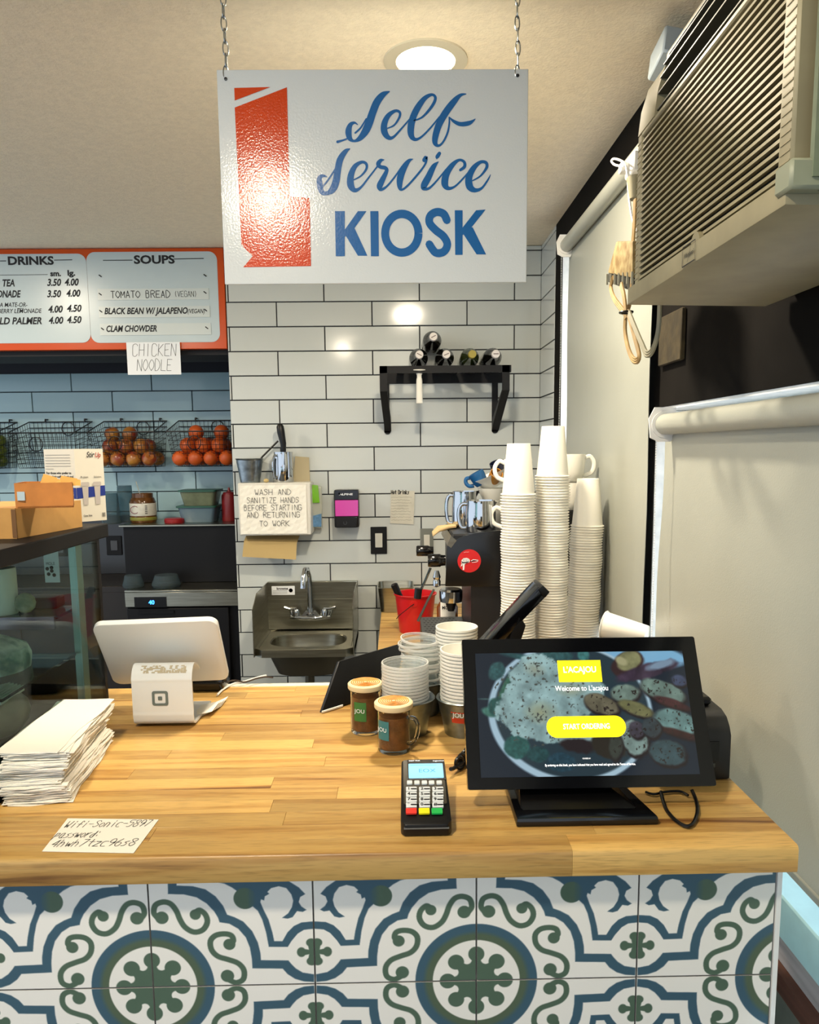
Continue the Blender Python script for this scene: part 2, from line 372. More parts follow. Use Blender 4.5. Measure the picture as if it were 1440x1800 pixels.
# right wall
wr = MB()
wr.box(XR+.006, .78, 3.04, YB+.02, 0, CEIL)
wright = struct('wall_right', wr, GROUT, 'tiled end of the right wall')
k = -12
while TZ+k*TP < CEIL:
    za = TZ+k*TP; zb = min(CEIL, za+TP)
    if za > .8: tile(wright, XR+.002, 3.186, (za+zb)/2, .287, zb-za-G, T_WHITE, -PI/2)
    k += 1
wd = MB(); wd.box(XR, .78, 2.93, 3.04, 0, CEIL); wd.box(XR, .78, 1.93, 2.93, 2.297, CEIL); wd.box(XR, .78, 1.93, 2.93, 0, .95)
wd.box(XR, .78, 1.845, 1.93, 0, CEIL); wd.box(XR, .78, 1.27, 1.845, 1.647, CEIL); wd.box(XR, .78, -1.6, 1.27, 1.647, 1.79); wd.box(XR, .78, -1.6, 1.27, 2.16, CEIL); wd.box(XR, .78, -1.6, .72, 1.79, 2.16)
wd.box(XR+.03, .78, -1.6, 1.845, 0, .69)
struct('wall_window', wd, DARKW, 'dark brown painted wall around the windows')
PWHT = mat('weathered_white_paint', '#dfe4e2', rough=.5, var=.1, vscale=30)
def window(name, y0, y1, z0, z1, lab):
    fr = MB(); x0, x1 = .70, .745; t = .035
    fr.box(x0, x1, y0, y1, z1-t, z1); fr.box(x0, x1, y0, y1, z0, z0+t); fr.box(x0, x1, y0, y0+t, z0+t, z1-t); fr.box(x0, x1, y1-t, y1, z0+t, z1-t)
    o = struct(name, fr, PWHT, lab)
    g = MB().box(.72, .726, y0+t, y1-t, z0+t, z1-t); obj('glass_pane', g, mat('window_glass', '#ffffff', rough=0, trans=1, ior=1.02), o)
window('window_1', 1.93, 2.93, .95, 2.297, 'far window behind a grey blind'); window('window_2', -1.6, 1.845, .84, 1.647, 'near window behind a grey blind')
CY_ = mat('pale_cyan_paint', '#c6f0f2', rough=.4, var=.05, vscale=20)
struct('trim_1', MB().box(.605, .70, -1.6, 1.845, .768, .84, c=.003), CY_, 'pale cyan painted window sill')
struct('trim_2', MB().box(.615, .70, -1.6, 1.845, .718, .766), mat('bleached_wood', '#b9b3b4', rough=.7, var=.2, vscale=3, stretch=(20, 1, 20)), 'bleached wooden rail under the sill')
struct('trim_3', MB().box(.600, .66, -1.6, 1.80, .684, .716), mat('red_brown_wood', '#6b4436', rough=.6, var=.25, vscale=3, stretch=(20, 1, 20)), 'red brown wooden strip under the sill')
struct('trim_4', MB().box(.625, .655, -1.6, 1.80, .56, .682, c=.002), mat('grey_green_board', '#8c948a', rough=.6, var=.1), 'pale board below the window')
JAMB = mat('daylit_white_paint', '#f2f8fa', rough=.5, var=.1, vscale=25)
struct('trim_6', MB().box(.628, .70, 1.838, 1.8445, .84, 1.64).box(.628, .70, -1.6, 1.838, 1.6405, 1.6465), JAMB, 'white painted reveal of the near window')
struct('trim_7', MB().box(.628, .70, 2.922, 2.9295, .95, 2.29).box(.628, .70, 1.94, 2.922, 2.290, 2.2965), JAMB, 'white painted reveal of the far window')
# soffit that carries the menu board
struct('wall_soffit', MB().box(-2.6, XC_-.004, YB+.04, YB+.3, 1.972, CEIL), mat('near_black', '#101216', rough=.7), 'dark soffit above the recess')

# ---------------------------------------------------------------- ceiling lamps
LENS = mat('lamp_lens', '#ffe9c4', emit=14, rough=.5)
for i, (x, y) in enumerate(LAMPS):
    t = thing('ceiling_light', ['round recessed ceiling light glowing warm above the hanging sign', 'round recessed ceiling light over the customer side', 'round recessed ceiling light near the fruit baskets', 'round recessed ceiling light over the display case'][i], 'light', (x, y, CEIL-.002), group='recessed ceiling lights')
    m = MB().lathe([(.066, -.004), (.093, -.004), (.093, .001), (.066, .001)], 40, (x, y, CEIL), closed=True); obj('trim_ring', m, mat('lamp_ring', '#cfc7b0', rough=.4), t)
    m = MB().lathe([(1e-4, -.006), (.05, -.005), (.066, -.001), (.066, .0005), (1e-4, .0005)], 40, (x, y, CEIL)); obj('lens', m, LENS, t)
    area('lamp_light', (x, y, CEIL-.012), .13, [27, 24, 22, 12][i], WARM)

# ---------------------------------------------------------------- counter
ZT = 1.05; YF = .915; CF = .893; CB = 1.585
ctop = thing('countertop', 'light butcher block countertop of glued staves with rounded front edge', 'countertop', (-.4, 1.24, 1.012))
rows = 18; d = (CB-CF)/rows
rr = random.Random(5)
for r in range(rows):
    x = -1.32 - rr.random()*.3; y0 = CF+r*d
    while x < .502:
        L_ = rr.uniform(.28, .75)
        if r == 0: L_ = (-.56-x) if x < -.9 else (.215-x if x < .2 else .3)
        xe = x+L_
        if xe > .42: xe = .502
        xs = max(x, -1.32)
        if xe-xs > .02:
            b = MB()
            if r == 0:
                prof = [(y0+.006, 1.012), (y0+.0008, 1.0145), (y0, 1.019), (y0, 1.044), (y0+.0008, 1.0472), (y0+.0026, 1.0492), (y0+.0055, 1.05), (y0+d, 1.05), (y0+d, 1.012)]
                b.hexa([Vector((xs+.0001, p, q)) for p, q in prof], [Vector((xe-.0001, p, q)) for p, q in prof])
            else: b.box(xs+.00012, xe-.00012, y0+.00012, y0+d-.00012, 1.012, ZT-rr.random()*.0001, c=.0003)
            o = obj('stave', b, WOOD, ctop)
        x = xe
TBLUE, TGREEN, TWHT = np.array([62, 92, 108])/255, np.array([80, 102, 85])/255, np.array([236, 233, 224])/255
MED = Vector((-.327, YF, .858)); TS = .2115
def crop2uv(pts):
    out = []
    for x, y in pts:
        p = PY(250+x/4.5, 1530+y/4.5, YF); out.append(((p.x-MED.x)/TS, (p.z-MED.z)/TS))
    return out
_A = crop2uv([(202,20),(202,60),(204,187),(330,190),(430,213),(510,262),(570,325),(600,375),(612,410),(690,422),(760,462),(820,530),(852,610),(868,700),(872,775),(1112,777),(1150,820),(1210,858),(1280,878),(1360,883),(1360,822),(1270,808),(1215,775),(1180,740),(1157,712),(940,710),(935,650),(915,570),(870,480),(800,405),(730,370),(672,350),(640,280),(580,205),(500,150),(400,125),(272,120),(272,20)])
_B = crop2uv([(575,90),(650,105),(710,135),(745,160),(800,240),(875,285),(915,320),(950,390),(980,490),(1002,605),(1152,605),(1180,560),(1230,500),(1280,470),(1360,461),(1360,402),(1260,412),(1200,440),(1150,490),(1110,560),(1045,560),(1030,490),(1000,390),(960,310),(935,250),(940,228),(965,238),(970,205),(1005,185),(990,170),(1020,140),(1080,125),(1140,140),(1180,190),(1195,240),(1185,290),(1155,340),(1107,375),(1150,382),(1190,370),(1225,322),(1270,328),(1300,312),(1260,285),(1238,250),(1250,210),(1290,187),(1240,135),(1160,85),(1080,40),(575,40)])
_S1 = crop2uv([(118,372),(92,335),(105,275),(165,250),(225,265),(270,320),(300,390),(340,450),(410,488),(480,470),(515,410),(500,350),(455,315),(425,330)])
_S2 = crop2uv([(700,575),(722,555),(705,515),(650,502),(580,515),(540,560),(550,630),(600,680),(680,705),(760,735),(805,790),(800,860),(745,888),(695,870)])
_BL = [(*crop2uv([(155,375)])[0], .041), (*crop2uv([(420,350)])[0], .034), (*crop2uv([(690,585)])[0], .037), (*crop2uv([(675,835)])[0], .041)]
_BALL = crop2uv([(812,222)])[0]; _X = crop2uv([(1340,645)])[0]
def seg_d(U, V, P, closed=False):
    D = np.full(U.shape, 9.); n = len(P)
    for i in range(n if closed else n-1):
        (ax, ay), (bx, by) = P[i], P[(i+1) % n]; dx, dy = bx-ax, by-ay; l = dx*dx+dy*dy+1e-12
        t = np.clip(((U-ax)*dx+(V-ay)*dy)/l, 0, 1); D = np.minimum(D, np.hypot(U-ax-t*dx, V-ay-t*dy))
    return D
def poly_sd(U, V, P):
    ins = np.zeros(U.shape, bool); n = len(P)
    for i in range(n):
        (ax, ay), (bx, by) = P[i], P[(i+1) % n]
        if ay == by: continue
        c = ((ay > V) != (by > V)) & (U < (bx-ax)*(V-ay)/(by-ay)+ax); ins ^= c
    D = seg_d(U, V, P, True); return np.where(ins, -D, D)
def tile_art(ur, vr):
    def fn(u, v):
        U = ur[0]+u*(ur[1]-ur[0]); V = vr[0]+v*(vr[1]-vr[0]); C = np.ones(U.shape+(3,))*TWHT; e = .0025
        def put(sd, col):
            nonlocal C
            a = np.clip(.5-sd/(2*e), 0, 1)[..., None]; C = C*(1-a)+col*a
        put(poly_sd(U, V, _A), TBLUE); put(poly_sd(U, V, _B), TBLUE)
        bx, by = _BALL; g = np.clip((U-bx-.01)/.06, 0, 1)[..., None]
        put(np.hypot(U-bx, V-by)-.069, TGREEN*(1-g)+TBLUE*g)
        for s in (_S1, _S2): put(seg_d(U, V, catmull(s, 4))-.0175, TGREEN)
        for x, y, r in _BL: put(np.hypot(U-x, V-y)-r, TGREEN)
        R = np.hypot(U, V); g = np.clip((.335-R)/.03, 0, 1)[..., None]
        put(np.abs(R-.325)-.054, TBLUE*(1-g)+np.array([82, 98, 78])/255*g)
        A = (np.arctan2(V, U)+PI/8) % (PI/4)-PI/8; X, Y = R*np.cos(A), R*np.sin(A)
        A2 = np.arctan2(V, U) % (PI/4)-PI/8; X2, Y2 = R*np.cos(A2), R*np.sin(A2)
        core = R-.17; notch = np.minimum(np.hypot(X2-.152, Y2), np.where(X2 > .152, np.abs(Y2), 9))-(.030+.0*R)
        sd = np.minimum(np.maximum(core, -notch), np.hypot(X-.178, Y)-.050); sd = np.where(R > .24, 1, sd)
        put(sd, TGREEN)
        dx, dy = U-_X[0], V-_X[1]; r = np.hypot(dx, dy); a = (np.arctan2(dy, dx)+PI/4) % (PI/2)-PI/4; x, y = r*np.cos(a), r*np.sin(a)
        put(np.minimum(np.hypot((x-.062)/1.0, y/1.15)-.028, np.maximum(np.abs(y)-(.012+.2*np.maximum(x, 0)), r-.065)), TGREEN)
        return C
    return fn
TILEV = vmat('cement_tile', rough=.35)
def with_body(o, w, h, dp):
    me = o.data; bm = bmesh.new(); bm.from_mesh(me); vs = [bm.verts.new((sx*w/2, dp, sz*h/2)) for sx, sz in ((-1, -1), (1, -1), (1, 1), (-1, 1))]
    vf = [bm.verts.new((sx*w/2, 0, sz*h/2)) for sx, sz in ((-1, -1), (1, -1), (1, 1), (-1, 1))]
    for i in range(4): bm.faces.new((vf[i], vf[(i+1) % 4], vs[(i+1) % 4], vs[i]))
    bm.faces.new(vs[::-1]); lay = bm.verts.layers.float_color['Col']
    for v in vs+vf: v[lay] = (.45, .44, .42, 1)
    bm.to_mesh(me); bm.free()
cbase = thing('counter_base', 'counter front clad in blue and green patterned cement tiles', 'counter', (-.1, 1.2, 0))
cbase['label'] = 'counter front clad in blue, green and white patterned tiles'
b = MB().box(-1.3, .488, YF+.008, 1.55, 0, 1.012); obj('carcass', b, mat('counter_grout', '#a9a59b', rough=.9), cbase)
b = MB().box(.488, .494, YF-.002, 1.55, 0, 1.012); obj('edge_trim', b, WHITE, cbase)
_tm = {}
def ctile(x0, x1, z0, z1, mx, mz):          # tile bounds, mirrored flags; (u,v) of the cut piece
    key = (round(x1-x0, 3), round(z1-z0, 3))
    g = .0022; w = x1-x0-g; h = z1-z0-g
    ulo = 1-(x1-x0)/TS if mx and abs(x1-x0-TS) > .002 else 0
    vhi = (z1-z0)/TS if not mz else 1
    if key not in _tm:
        q = g/2/TS
        o = grid_art('cement_tile', w, h, int(300*w/TS), int(300*h/TS), tile_art((ulo+q, 1-q), (q, vhi-q)), TILEV); with_body(o, w, h, .0078); _tm[key] = o
    else: o = _tm[key].copy(); COL.objects.link(o)
    o.parent = cbase; o.location = Vector(((x0+x1)/2, YF, (z0+z1)/2))-Vector((-.1, 1.2, 0)); o.scale = (-1 if mx else 1, 1, -1 if mz else 1)
for k in range(-3, 4):
    x0 = MED.x+k*TS; x1 = x0+TS; mx = k % 2 != 0
    if x1 > .49: x1 = .487
    if x0 < -1.3: continue
    ctile(x0, x1, MED.z, 1.0115, mx, False); ctile(x0, x1, MED.z-TS, MED.z, mx, True); ctile(x0, x1, MED.z-2*TS, MED.z-TS, mx, False) if k < 3 else None
# coffee bar along the window and the white ledge behind the counter
bar = thing('bar_counter', 'lower butcher block worktop along the window behind the counter', 'countertop', (.27, 2.4, .832))
rr = random.Random(9)
yb = 1.62
while yb < YB-.01:
    ye = min(YB-.001, yb+.0475); x = -.075
    while x < .6:
        xe = min(.6, x+rr.uniform(.2, .5)); xe = .6 if xe > .52 else xe
        obj('stave', MB().box(x+.0001, xe-.0001, yb+.0001, ye-.0001, .832, .87, c=.0003), WOOD, bar); x = xe
    yb = ye
solo('bar_cabinet', MB().box(-.05, .6, 1.66, YB-.01, 0, .83).box(-.052, -.05, 1.9, 2.4, .1, .8).box(-.052, -.05, 2.5, 3.2, .1, .8), mat('bar_cabinet', '#b0aca0', rough=.6), 'pale cabinet under the lower worktop beside the sink', 'cabinet')
solo('ledge', MB().box(-.56, -.08, CB+.002, CB+.04, 1.0, 1.045, c=.003), mat('ledge_white', '#dcd8c8', rough=.5, var=.06, vscale=40), 'narrow white ledge along the back edge of the countertop', 'ledge')
# ---------------------------------------------------------------- hanging sign
def to_pl(pl, px, py):                 # a pixel of the photo on the plane pl (constant world Y)
    p = PY(px, py, pl.o.y) - pl.o; return (p.dot(pl.U), p.dot(pl.V))
SIGN_Y = 1.5
sg = thing('hanging_sign', 'white hanging sign lettered Self Service KIOSK with orange shape, hung on two chains', 'sign', (-.036, SIGN_Y, 1.869))
SIGNW = mat('sign_white', '#cfd6d8', rough=.15, bump=.13, bscale=260)
obj('panel', MB().box(-.3245, .2525, SIGN_Y, SIGN_Y+.006, 1.869, 2.2515, c=.001), SIGNW, sg)
SP = Pl((0, SIGN_Y, 0))
SBLUE = mat('sign_blue', '#155f9f', rough=.2, bump=.08, bscale=220); SOR = mat('sign_orange', '#c63c02', rough=.15, bump=.17, bscale=260)
def c4(pts, sx=2.5263, ox=370, oy=0): return [to_pl(SP, ox+x/sx, oy+y/sx) for x, y in pts]
m = MB(); m.flat(SP, c4([(106,391),(267,387),(108,447)][::-1]), .0006); m.flat(SP, c4([(108,478),(138,1088),(188,1138),(146,1187),(447,1182),(441,880),(352,872),(340,388)]), .0006)
obj('orange_shape', m, SOR, sg)
KX = 1/4.235/ (1330/1.5)      # crop pixel -> metres on the sign
m = MB()
def brush(pts, k=1.0):
    P = [(*to_pl(SP, 540+x/4.235, 130+y/4.235), w_*KX*k) for x, y, w_ in pts]
    m.stroke(SP, catmull(P, 6), 0, .0006+random.random()*.0001)
for pts in (
 [(612,132,8),(565,155,38),(520,210,50),(487,290,52),(460,370,54),(432,430,50),(392,480,34),(350,500,16),(318,480,34),(308,430,44),(322,380,30),(352,364,16),(376,378,6)],
 [(358,440,12),(400,400,12),(440,335,10)], [(226,506,18),(268,494,12),(305,480,10)],
 [(600,405,8),(650,380,12),(688,320,16),(688,285,18),(655,276,20),(605,310,32),(575,370,42),(575,430,46),(603,472,32),(640,472,18),(700,410,12),(765,335,10)],
 [(790,350,8),(860,320,14),(930,240,20),(955,180,20),(930,155,18),(880,178,30),(830,240,42),(790,320,46),(772,400,48),(776,460,40),(805,488,22),(850,470,14),(920,400,12),(985,320,10)],
 [(1183,150,6),(1140,160,22),(1090,210,42),(1030,290,48),(985,370,46),(958,450,44),(952,510,36),(975,535,18),(1010,510,14),(1045,440,14),(1058,370,12),(1058,325,10)],
 [(1058,322,6),(1090,352,20),(1140,374,28),(1200,368,30),(1235,350,16),(1252,335,4)],
 [(318,558,6),(285,578,30),(245,640,44),(228,720,46),(215,800,50),(190,860,46),(150,888,26),(110,880,34),(95,830,42),(92,780,34),(115,759,20),(145,765,8)], [(108,850,8),(160,785,12),(215,700,10)],
 [(345,790,8),(400,760,12),(440,710,16),(440,670,20),(405,657,20),(355,690,32),(325,760,44),(325,830,48),(355,866,30),(400,845,16),(460,770,12),(530,680,10)],
 [(572,640,6),(548,645,24),(530,670,32),(545,692,26),(580,700,26),(592,722,26),(560,790,38),(540,835,42),(550,860,24),(590,840,14),(650,770,12),(705,690,10)],
 [(788,634,4),(755,650,26),(715,710,44),(692,780,46),(690,840,34),(705,862,16),(750,830,14),(830,740,14),(880,670,14),(886,622,24),(872,642,30)],
 [(977,655,6),(942,690,34),(902,770,46),(870,830,46),(868,855,24),(910,850,16),(970,790,12),(1035,710,10)], [(985,592,24),(968,618,26),(965,632,8)],
 [(1140,716,18),(1172,690,22),(1168,655,20),(1130,642,18),(1080,680,34),(1035,750,46),(1025,820,48),(1052,852,26),(1100,838,14),(1160,780,12),(1215,715,10)],
 [(1232,795,8),(1290,760,12),(1335,700,20),(1332,662,22),(1290,657,22),(1240,700,36),(1205,770,48),(1210,838,50),(1250,866,30),(1300,850,16),(1345,790,12),(1365,750,4)]): brush(pts)
def kst(pts, w_): m.stroke(SP, [(x, y) for x, y in c4(pts)], w_/2.5263/(1330/1.5), .0006+random.random()*.0001)
def kpoly(pts): m.flat(SP, c4(pts)[::-1], .0006+random.random()*.0001)
kpoly([(553,938),(597,938),(597,1138),(557,1138)]); kpoly([(655,938),(693,938),(628,1030),(590,1056),(597,1020)]); kpoly([(612,1012),(640,1012),(697,1136),(655,1136),(597,1040)])
kpoly([(710,938),(746,938),(748,1138),(713,1138)])
ring = [(850+74*math.cos(a*PI/20), 1036+86*math.sin(a*PI/20)) for a in range(41)]; kst(ring, 34)
kst(catmull([(1050,978),(1035,950),(1005,942),(977,958),(973,990),(1000,1022),(1035,1050),(1052,1085),(1036,1118),(1000,1122),(972,1085)], 5), 33)
kpoly([(1085,934),(1120,934),(1120,1132),(1087,1132)]); kpoly([(1180,934),(1222,931),(1150,1022),(1112,1050),(1119,1012)]); kpoly([(1138,1010),(1165,1010),(1224,1130),(1182,1130),(1118,1032)])
obj('lettering', m, SBLUE, sg)
m = MB(); pts = PY(397, 139, SIGN_Y), PY(910, 133, SIGN_Y)
for p in pts: obj('hanging_hole', MB().lathe([(1e-4, 0), (.003, 0), (.003, .0015), (1e-4, .002)], 10, p, Matrix.Rotation(PI/2, 3, 'X')), mat('dark_metal', '#3c4044', rough=.4, metal=1), sg)
def chain(x, lab, zt=CEIL-.004, zb=2.236):
    t = thing('sign_chain', lab, 'chain', (x, SIGN_Y+.003, zb), group='chains of the hanging sign'); n = 8; p = (zt-zb)/n
    for i in range(n):
        z = zb+p*(i+.5); q = []
        for k in range(16):
            a = 2*PI*k/16; u = .0052*math.cos(a); v = p*.62*math.sin(a); tw = .5+.9*(i % 2)*1.1
            q.append((x+u*math.cos(tw)+.001*math.sin(i), SIGN_Y+.003+u*math.sin(tw)*1.0+(0 if i else 0), z+v))
        obj('link', MB().tube(q, .0013, 6, True), mat('chain_steel', '#9aa0a2', rough=.25, metal=1), t)
chain(PY(397, 130, SIGN_Y).x, 'steel chain holding the left corner of the hanging sign'); chain(PY(910, 130, SIGN_Y).x, 'steel chain holding the right corner of the hanging sign')

# ---------------------------------------------------------------- menu board
MY = YB; MPL = Pl((0, MY, 0)); mb_ = thing('menu_board', 'orange framed menu board with drinks and soups lists, under the ceiling', 'menu board', (-1.2, MY, 1.986))
z0, z1 = 1.992, CEIL-.003
obj('board', MB().box(-2.35, -.722, MY, MY+.035, z0, z1, c=.002), ORANGE, mb_)
def mp(px, py): return to_pl(MPL, px, py)
MW_ = mat('menu_white', '#b9c8cc', rough=.28)
def panel(x0, x1, y0, y1, r):
    a = mp(x0, y1); b = mp(x1, y0); return MB().prism(rrect(a[0], b[0], a[1], b[1], r*.0025, 6), MPL, -.001, .002)
obj('white_panel', panel(161, 381, 442, 603, 14), MW_, mb_); obj('white_panel', panel(-170, 151, 446, 605, 14), MW_, mb_)
m = MB(); px1 = .00248
def mt(px, py, s, h, fit=None, shear=.25, bold=.02, hh=.0028): a = mp(px, py); m.text(MPL, a[0], a[1], s, h*px1*1.38, hh, shear=shear, bold=bold, fit=fit*px1 if fit else None)
def ml(x0, y0, x1, y1, w_=1.3): m.stroke(MPL, [mp(x0, y0), mp(x1, y1)], w_*px1, .0028)
mt(14, 465.5, 'DRINKS', 13.5, 77, 0, .035); mt(236, 463.5, 'SOUPS', 13.5, 69, 0, .035)
ml(-40, 459.5, 11, 459); ml(96, 457.5, 127, 457); ml(182, 458, 233, 457.5); ml(306, 455.5, 358, 454.5); ml(-60, 484.5, 84, 483, .8)
mt(89, 485.5, 'sm.', 9, 18, 0, .04); mt(119, 484.5, 'lg.', 9, 13, 0, .04)
for s, x, y, f in (('TEA', 4, 503.5, 20), ('3.50', 83, 502.5, 24), ('4.00', 114, 502, 24), ('LEMONADE', -26, 523, 61), ('3.50', 83, 522.5, 24), ('4.00', 117, 521.5, 24), ('4.00', 85, 549.5, 25), ('4.50', 118, 548, 25),
                   ('ARNOLD PALMER', -43, 570.5, 114), ('4.00', 86, 569, 25), ('4.50', 118, 568, 25)): mt(x, y, s, 11.5, f, .25, .03)
mt(-20, 540, 'YERBA MATE-OR-', 7.5, 65, .25, .008); mt(-34, 551, 'STRAWBERRY LEMONADE', 7.5, 104, .25, .008); ml(31, 542.5, 42, 542.3, .7)
obj('lettering', m, INK, mb_)
strips = [((173, 507, 367, 528), 'strip_1'), ((175, 538, 369, 559), 's2'), ((177, 568, 371, 590), 's3')]
for (x0, y0, x1, y1), _ in strips:
    a = mp(x0, y1); b = mp(x1, y0); obj('menu_strip', MB().box(a[0], b[0], MY-.0045, MY-.0021, a[1], b[1]), mat('strip_white', '#c6cfcd', rough=.3), mb_)
m = MB(); mt(184, 552.5, 'BLACK BEAN W/ JALAPENO', 10.5, 142, .25, .03, .0050); mt(330, 551, '(VEGAN)', 7.5, 29, .25, .01, .0050); mt(187, 583.5, 'CLAM CHOWDER', 10.5, 86, .25, .03, .0050)
a = mp(196, 524); hand(m, MPL, a[0], a[1], 'TOMATO BREAD', 11*px1, .0028, width=100*px1, h=.0050); a = mp(307, 522); hand(m, MPL, a[0], a[1], '(VEGAN)', 9*px1, .0018, width=39*px1, h=.0050)
for x, y in ((177, 486), (361, 485), (177, 518), (361, 515), (178, 548), (362, 546), (181, 579), (364, 577)): obj('pin', MB().stroke(MPL, [mp(x-2, y-2), mp(x+2, y+1)], .0045, .0052), INK, mb_, smooth='flat')
obj('strip_lettering', m, INK, mb_)
cn = thing('handwritten_note', 'white paper note reading CHICKEN NOODLE taped under the menu board', 'note', (*[PY(270, 660, MY-.012).x, MY-.012], PY(270, 660, MY-.012).z))
NPL = Pl((0, MY-.012, 0)); a = to_pl(NPL, 225, 659); b = to_pl(NPL, 316, 601)
obj('sheet', MB().box(a[0], b[0], MY-.012, MY-.0112, a[1], b[1]), PAPERB, cn)
m = MB(); q = to_pl(NPL, 233, 626); hand(m, NPL, q[0], q[1], 'CHICKEN', 20*px1, .0017, width=74*px1, slant=.1); q = to_pl(NPL, 241, 652); hand(m, NPL, q[0], q[1], 'NOODLE', 19*px1, .0017, width=59*px1, slant=.1)
obj('writing', m, INK, cn)

# ---------------------------------------------------------------- roller blinds
BLF = mat('blind_fabric', '#a3a69c', rough=.32, bump=.15, bscale=400, var=.03, vscale=4)
def blind(lab, x, ya, yb, zt, zb, yfa, yfb, grp='roller blinds'):
    t = thing('roller_blind', lab, 'blind', (x, (ya+yb)/2, zb), group=grp)
    r = .022; obj('roller_tube', MB().cyl((x+.012, ya, zt), (x+.012, yb, zt), r, seg=20), BLF, t)
    g = MB(); n = 14
    for i in range(n+1):
        z = zt-(zt-zb-.012)*i/n
        for yy in (yfa, yfb): g.v.append((x+.030+.0015*math.sin(i*.9+yy*3), yy+(.05*(i/n) if yy == yfb and lab.startswith('near') else 0), z))
    for i in range(n): g.f.append((2*i, 2*i+1, 2*i+3, 2*i+2)); g.m.append(0)
    k = len(g.v); g.v += [(v[0]+.0012, v[1], v[2]) for v in g.v]; g.f += [tuple(i+k for i in f)[::-1] for f in g.f]; g.m += [0]*n
    obj('fabric', g, BLF, t)
    obj('bottom_rail', MB().box(x+.026, x+.036, yfa+.004, yfb+.05*(lab.startswith('near')), zb, zb+.014, c=.002), BLF, t)
    b = MB(); pl = Pl((x+.012, yb+.001, zt), (1, 0, 0), (0, 0, 1)); 
    pl = Pl((x+.012, yb+.004, zt), (1, 0, 0), (0, 0, 1)); b.prism([(-.03, -.028), (-.012, -.037), (.014, -.037), (.024, -.02), (.024, .036), (-.022, .036), (-.034, .012)], pl, 0, .004)
    b.cyl((x+.012, yb-.004, zt), (x+.012, yb+.002, zt), .029, seg=20); obj('bracket', b, WHITE, t)
    bc = MB()
    for dx in (-.016, .022):
        z = zt-.03
        while z > zb+.06:
            bc.sphere((x+.012+dx, yb-.002+.004*math.sin(z*9), z), .0019, 6); z -= .0056
    obj('bead_chain', bc, mat('bead', '#e8ecec', rough=.3), t, kind='stuff')
blind('far grey roller blind covering the tall window behind the paper cups', .57, 1.80, 2.66, 2.235, 1.05, 1.815, 2.70)
blind('near grey roller blind covering the low window right of the kiosk', .560, .1, 1.625, 1.601, .905, .115, 1.665)

# ---------------------------------------------------------------- air conditioner
ac = thing('air_conditioner', 'yellowed window air conditioner with horizontal louvres, high on the dark wall', 'air conditioner', (.5, 1.0, 1.775))
AX, A0, A1, AZ0, AZ1 = .38, .757, 1.238, 1.806, 2.030
obj('housing', MB().box(AX+.035, .80, A0+.012, A1-.012, 1.796, 2.145, c=.006), mat('ac_case', '#8f8972', rough=.5, var=.15, vscale=10), ac)
fr = MB(); PX_ = lambda y, z, x=AX: (x, y, z)
fr.box(AX, AX+.034, A0, A0+.028, AZ0, AZ1, c=.003); fr.box(AX, AX+.034, A1-.020, A1, AZ0, AZ1, c=.003); fr.box(AX, AX+.034, A0+.026, A1-.018, AZ1-.008, AZ1, c=.002)
obj('grille_frame', fr, CREAM, ac)
fr = MB(); lipz = 1.776
fr.hexa([(AX-.006, A0-.004, lipz+.004), (AX-.006, A0-.004, AZ0), (.60, A0-.004, AZ0), (.60, A0-.004, lipz)], [(AX-.006, A1+.016, lipz+.004), (AX-.006, A1+.016, AZ0), (.60, A1+.016, AZ0), (.60, A1+.016, lipz)])
obj('base_pan', fr, CREAM, ac, bev=.003)
n = 23
lp0 = MB().hexa([(AX+.001, A0+.024, 0), (AX+.002, A0+.024, .0044), (AX+.010, A0+.024, .0062), (AX+.010, A0+.024, .0030)], [(AX+.001, A1-.018, 0), (AX+.002, A1-.018, .0044), (AX+.010, A1-.018, .0062), (AX+.010, A1-.018, .0030)])
sl = obj('louvre', lp0, CREAM, ac, smooth=False); pitch = (AZ1-.010-AZ0-.004)/n
sl.location.z = AZ0+.006
for k in range(1, n):
    s2 = sl.copy(); COL.objects.link(s2); s2.location.z = AZ0+.006+k*pitch
nm = MB()
for k in range(n):       # short moulded ribs at both ends of the grille
    z = AZ0+.008+k*pitch; nm.box(AX-.0008, AX+.001, A0+.003, A0+.022, z, z+.0016); nm.box(AX-.0008, AX+.001, A1-.016, A1-.002, z, z+.0016)
obj('end_ribs', nm, mat('rib_beige', '#8e856a', rough=.6), ac, kind='stuff')  # moulded ribs in nearly the same beige as the grille frame
obj('filter', MB().box(AX+.022, AX+.030, A0+.02, A1-.014, AZ0+.002, AZ1-.002), mat('dusty_filter', '#15130f', rough=.9), ac)
# curved air outlet above the grille
ol = MB(); prof = [(AX, AZ1), (AX+.004, AZ1+.035), (AX+.014, AZ1+.068), (AX+.034, AZ1+.095), (AX+.08, AZ1+.108)]
ol.hexa([(x, A0, z) for x, z in prof]+[(AX+.08, A0, AZ1)], [(x, A0+.02, z) for x, z in prof]+[(AX+.08, A0+.02, AZ1)])
obj('outlet_cheek', ol, CREAM, ac); ol = MB()
ol.hexa([(x, A1-.075, z) for x, z in prof]+[(AX+.08, A1-.075, AZ1)], [(x, A1, z) for x, z in prof]+[(AX+.08, A1, AZ1)])
obj('outlet_cheek', ol, CREAM, ac)
for k in range(7):
    a = k/6; x = AX+.003+.036*a**2.2; z = AZ1+.006+.088*math.sin(a*PI/2)
    obj('outlet_vane', MB().box(x, x+.04, A0+.02, A1-.076, z, z+.002), mat('outlet_vane', '#3a3a30', rough=.5), ac)
lb = MB(); bp = Pl((AX-.007, 0, 0), (0, -1, 0), (0, 0, 1)); c0 = PX(1211, 446, AX-.007)
bx, bz = -c0.y, c0.z; 
fq = [(-.021, -.012), (.021, -.012), (.021, .012), (-.021, .012)]
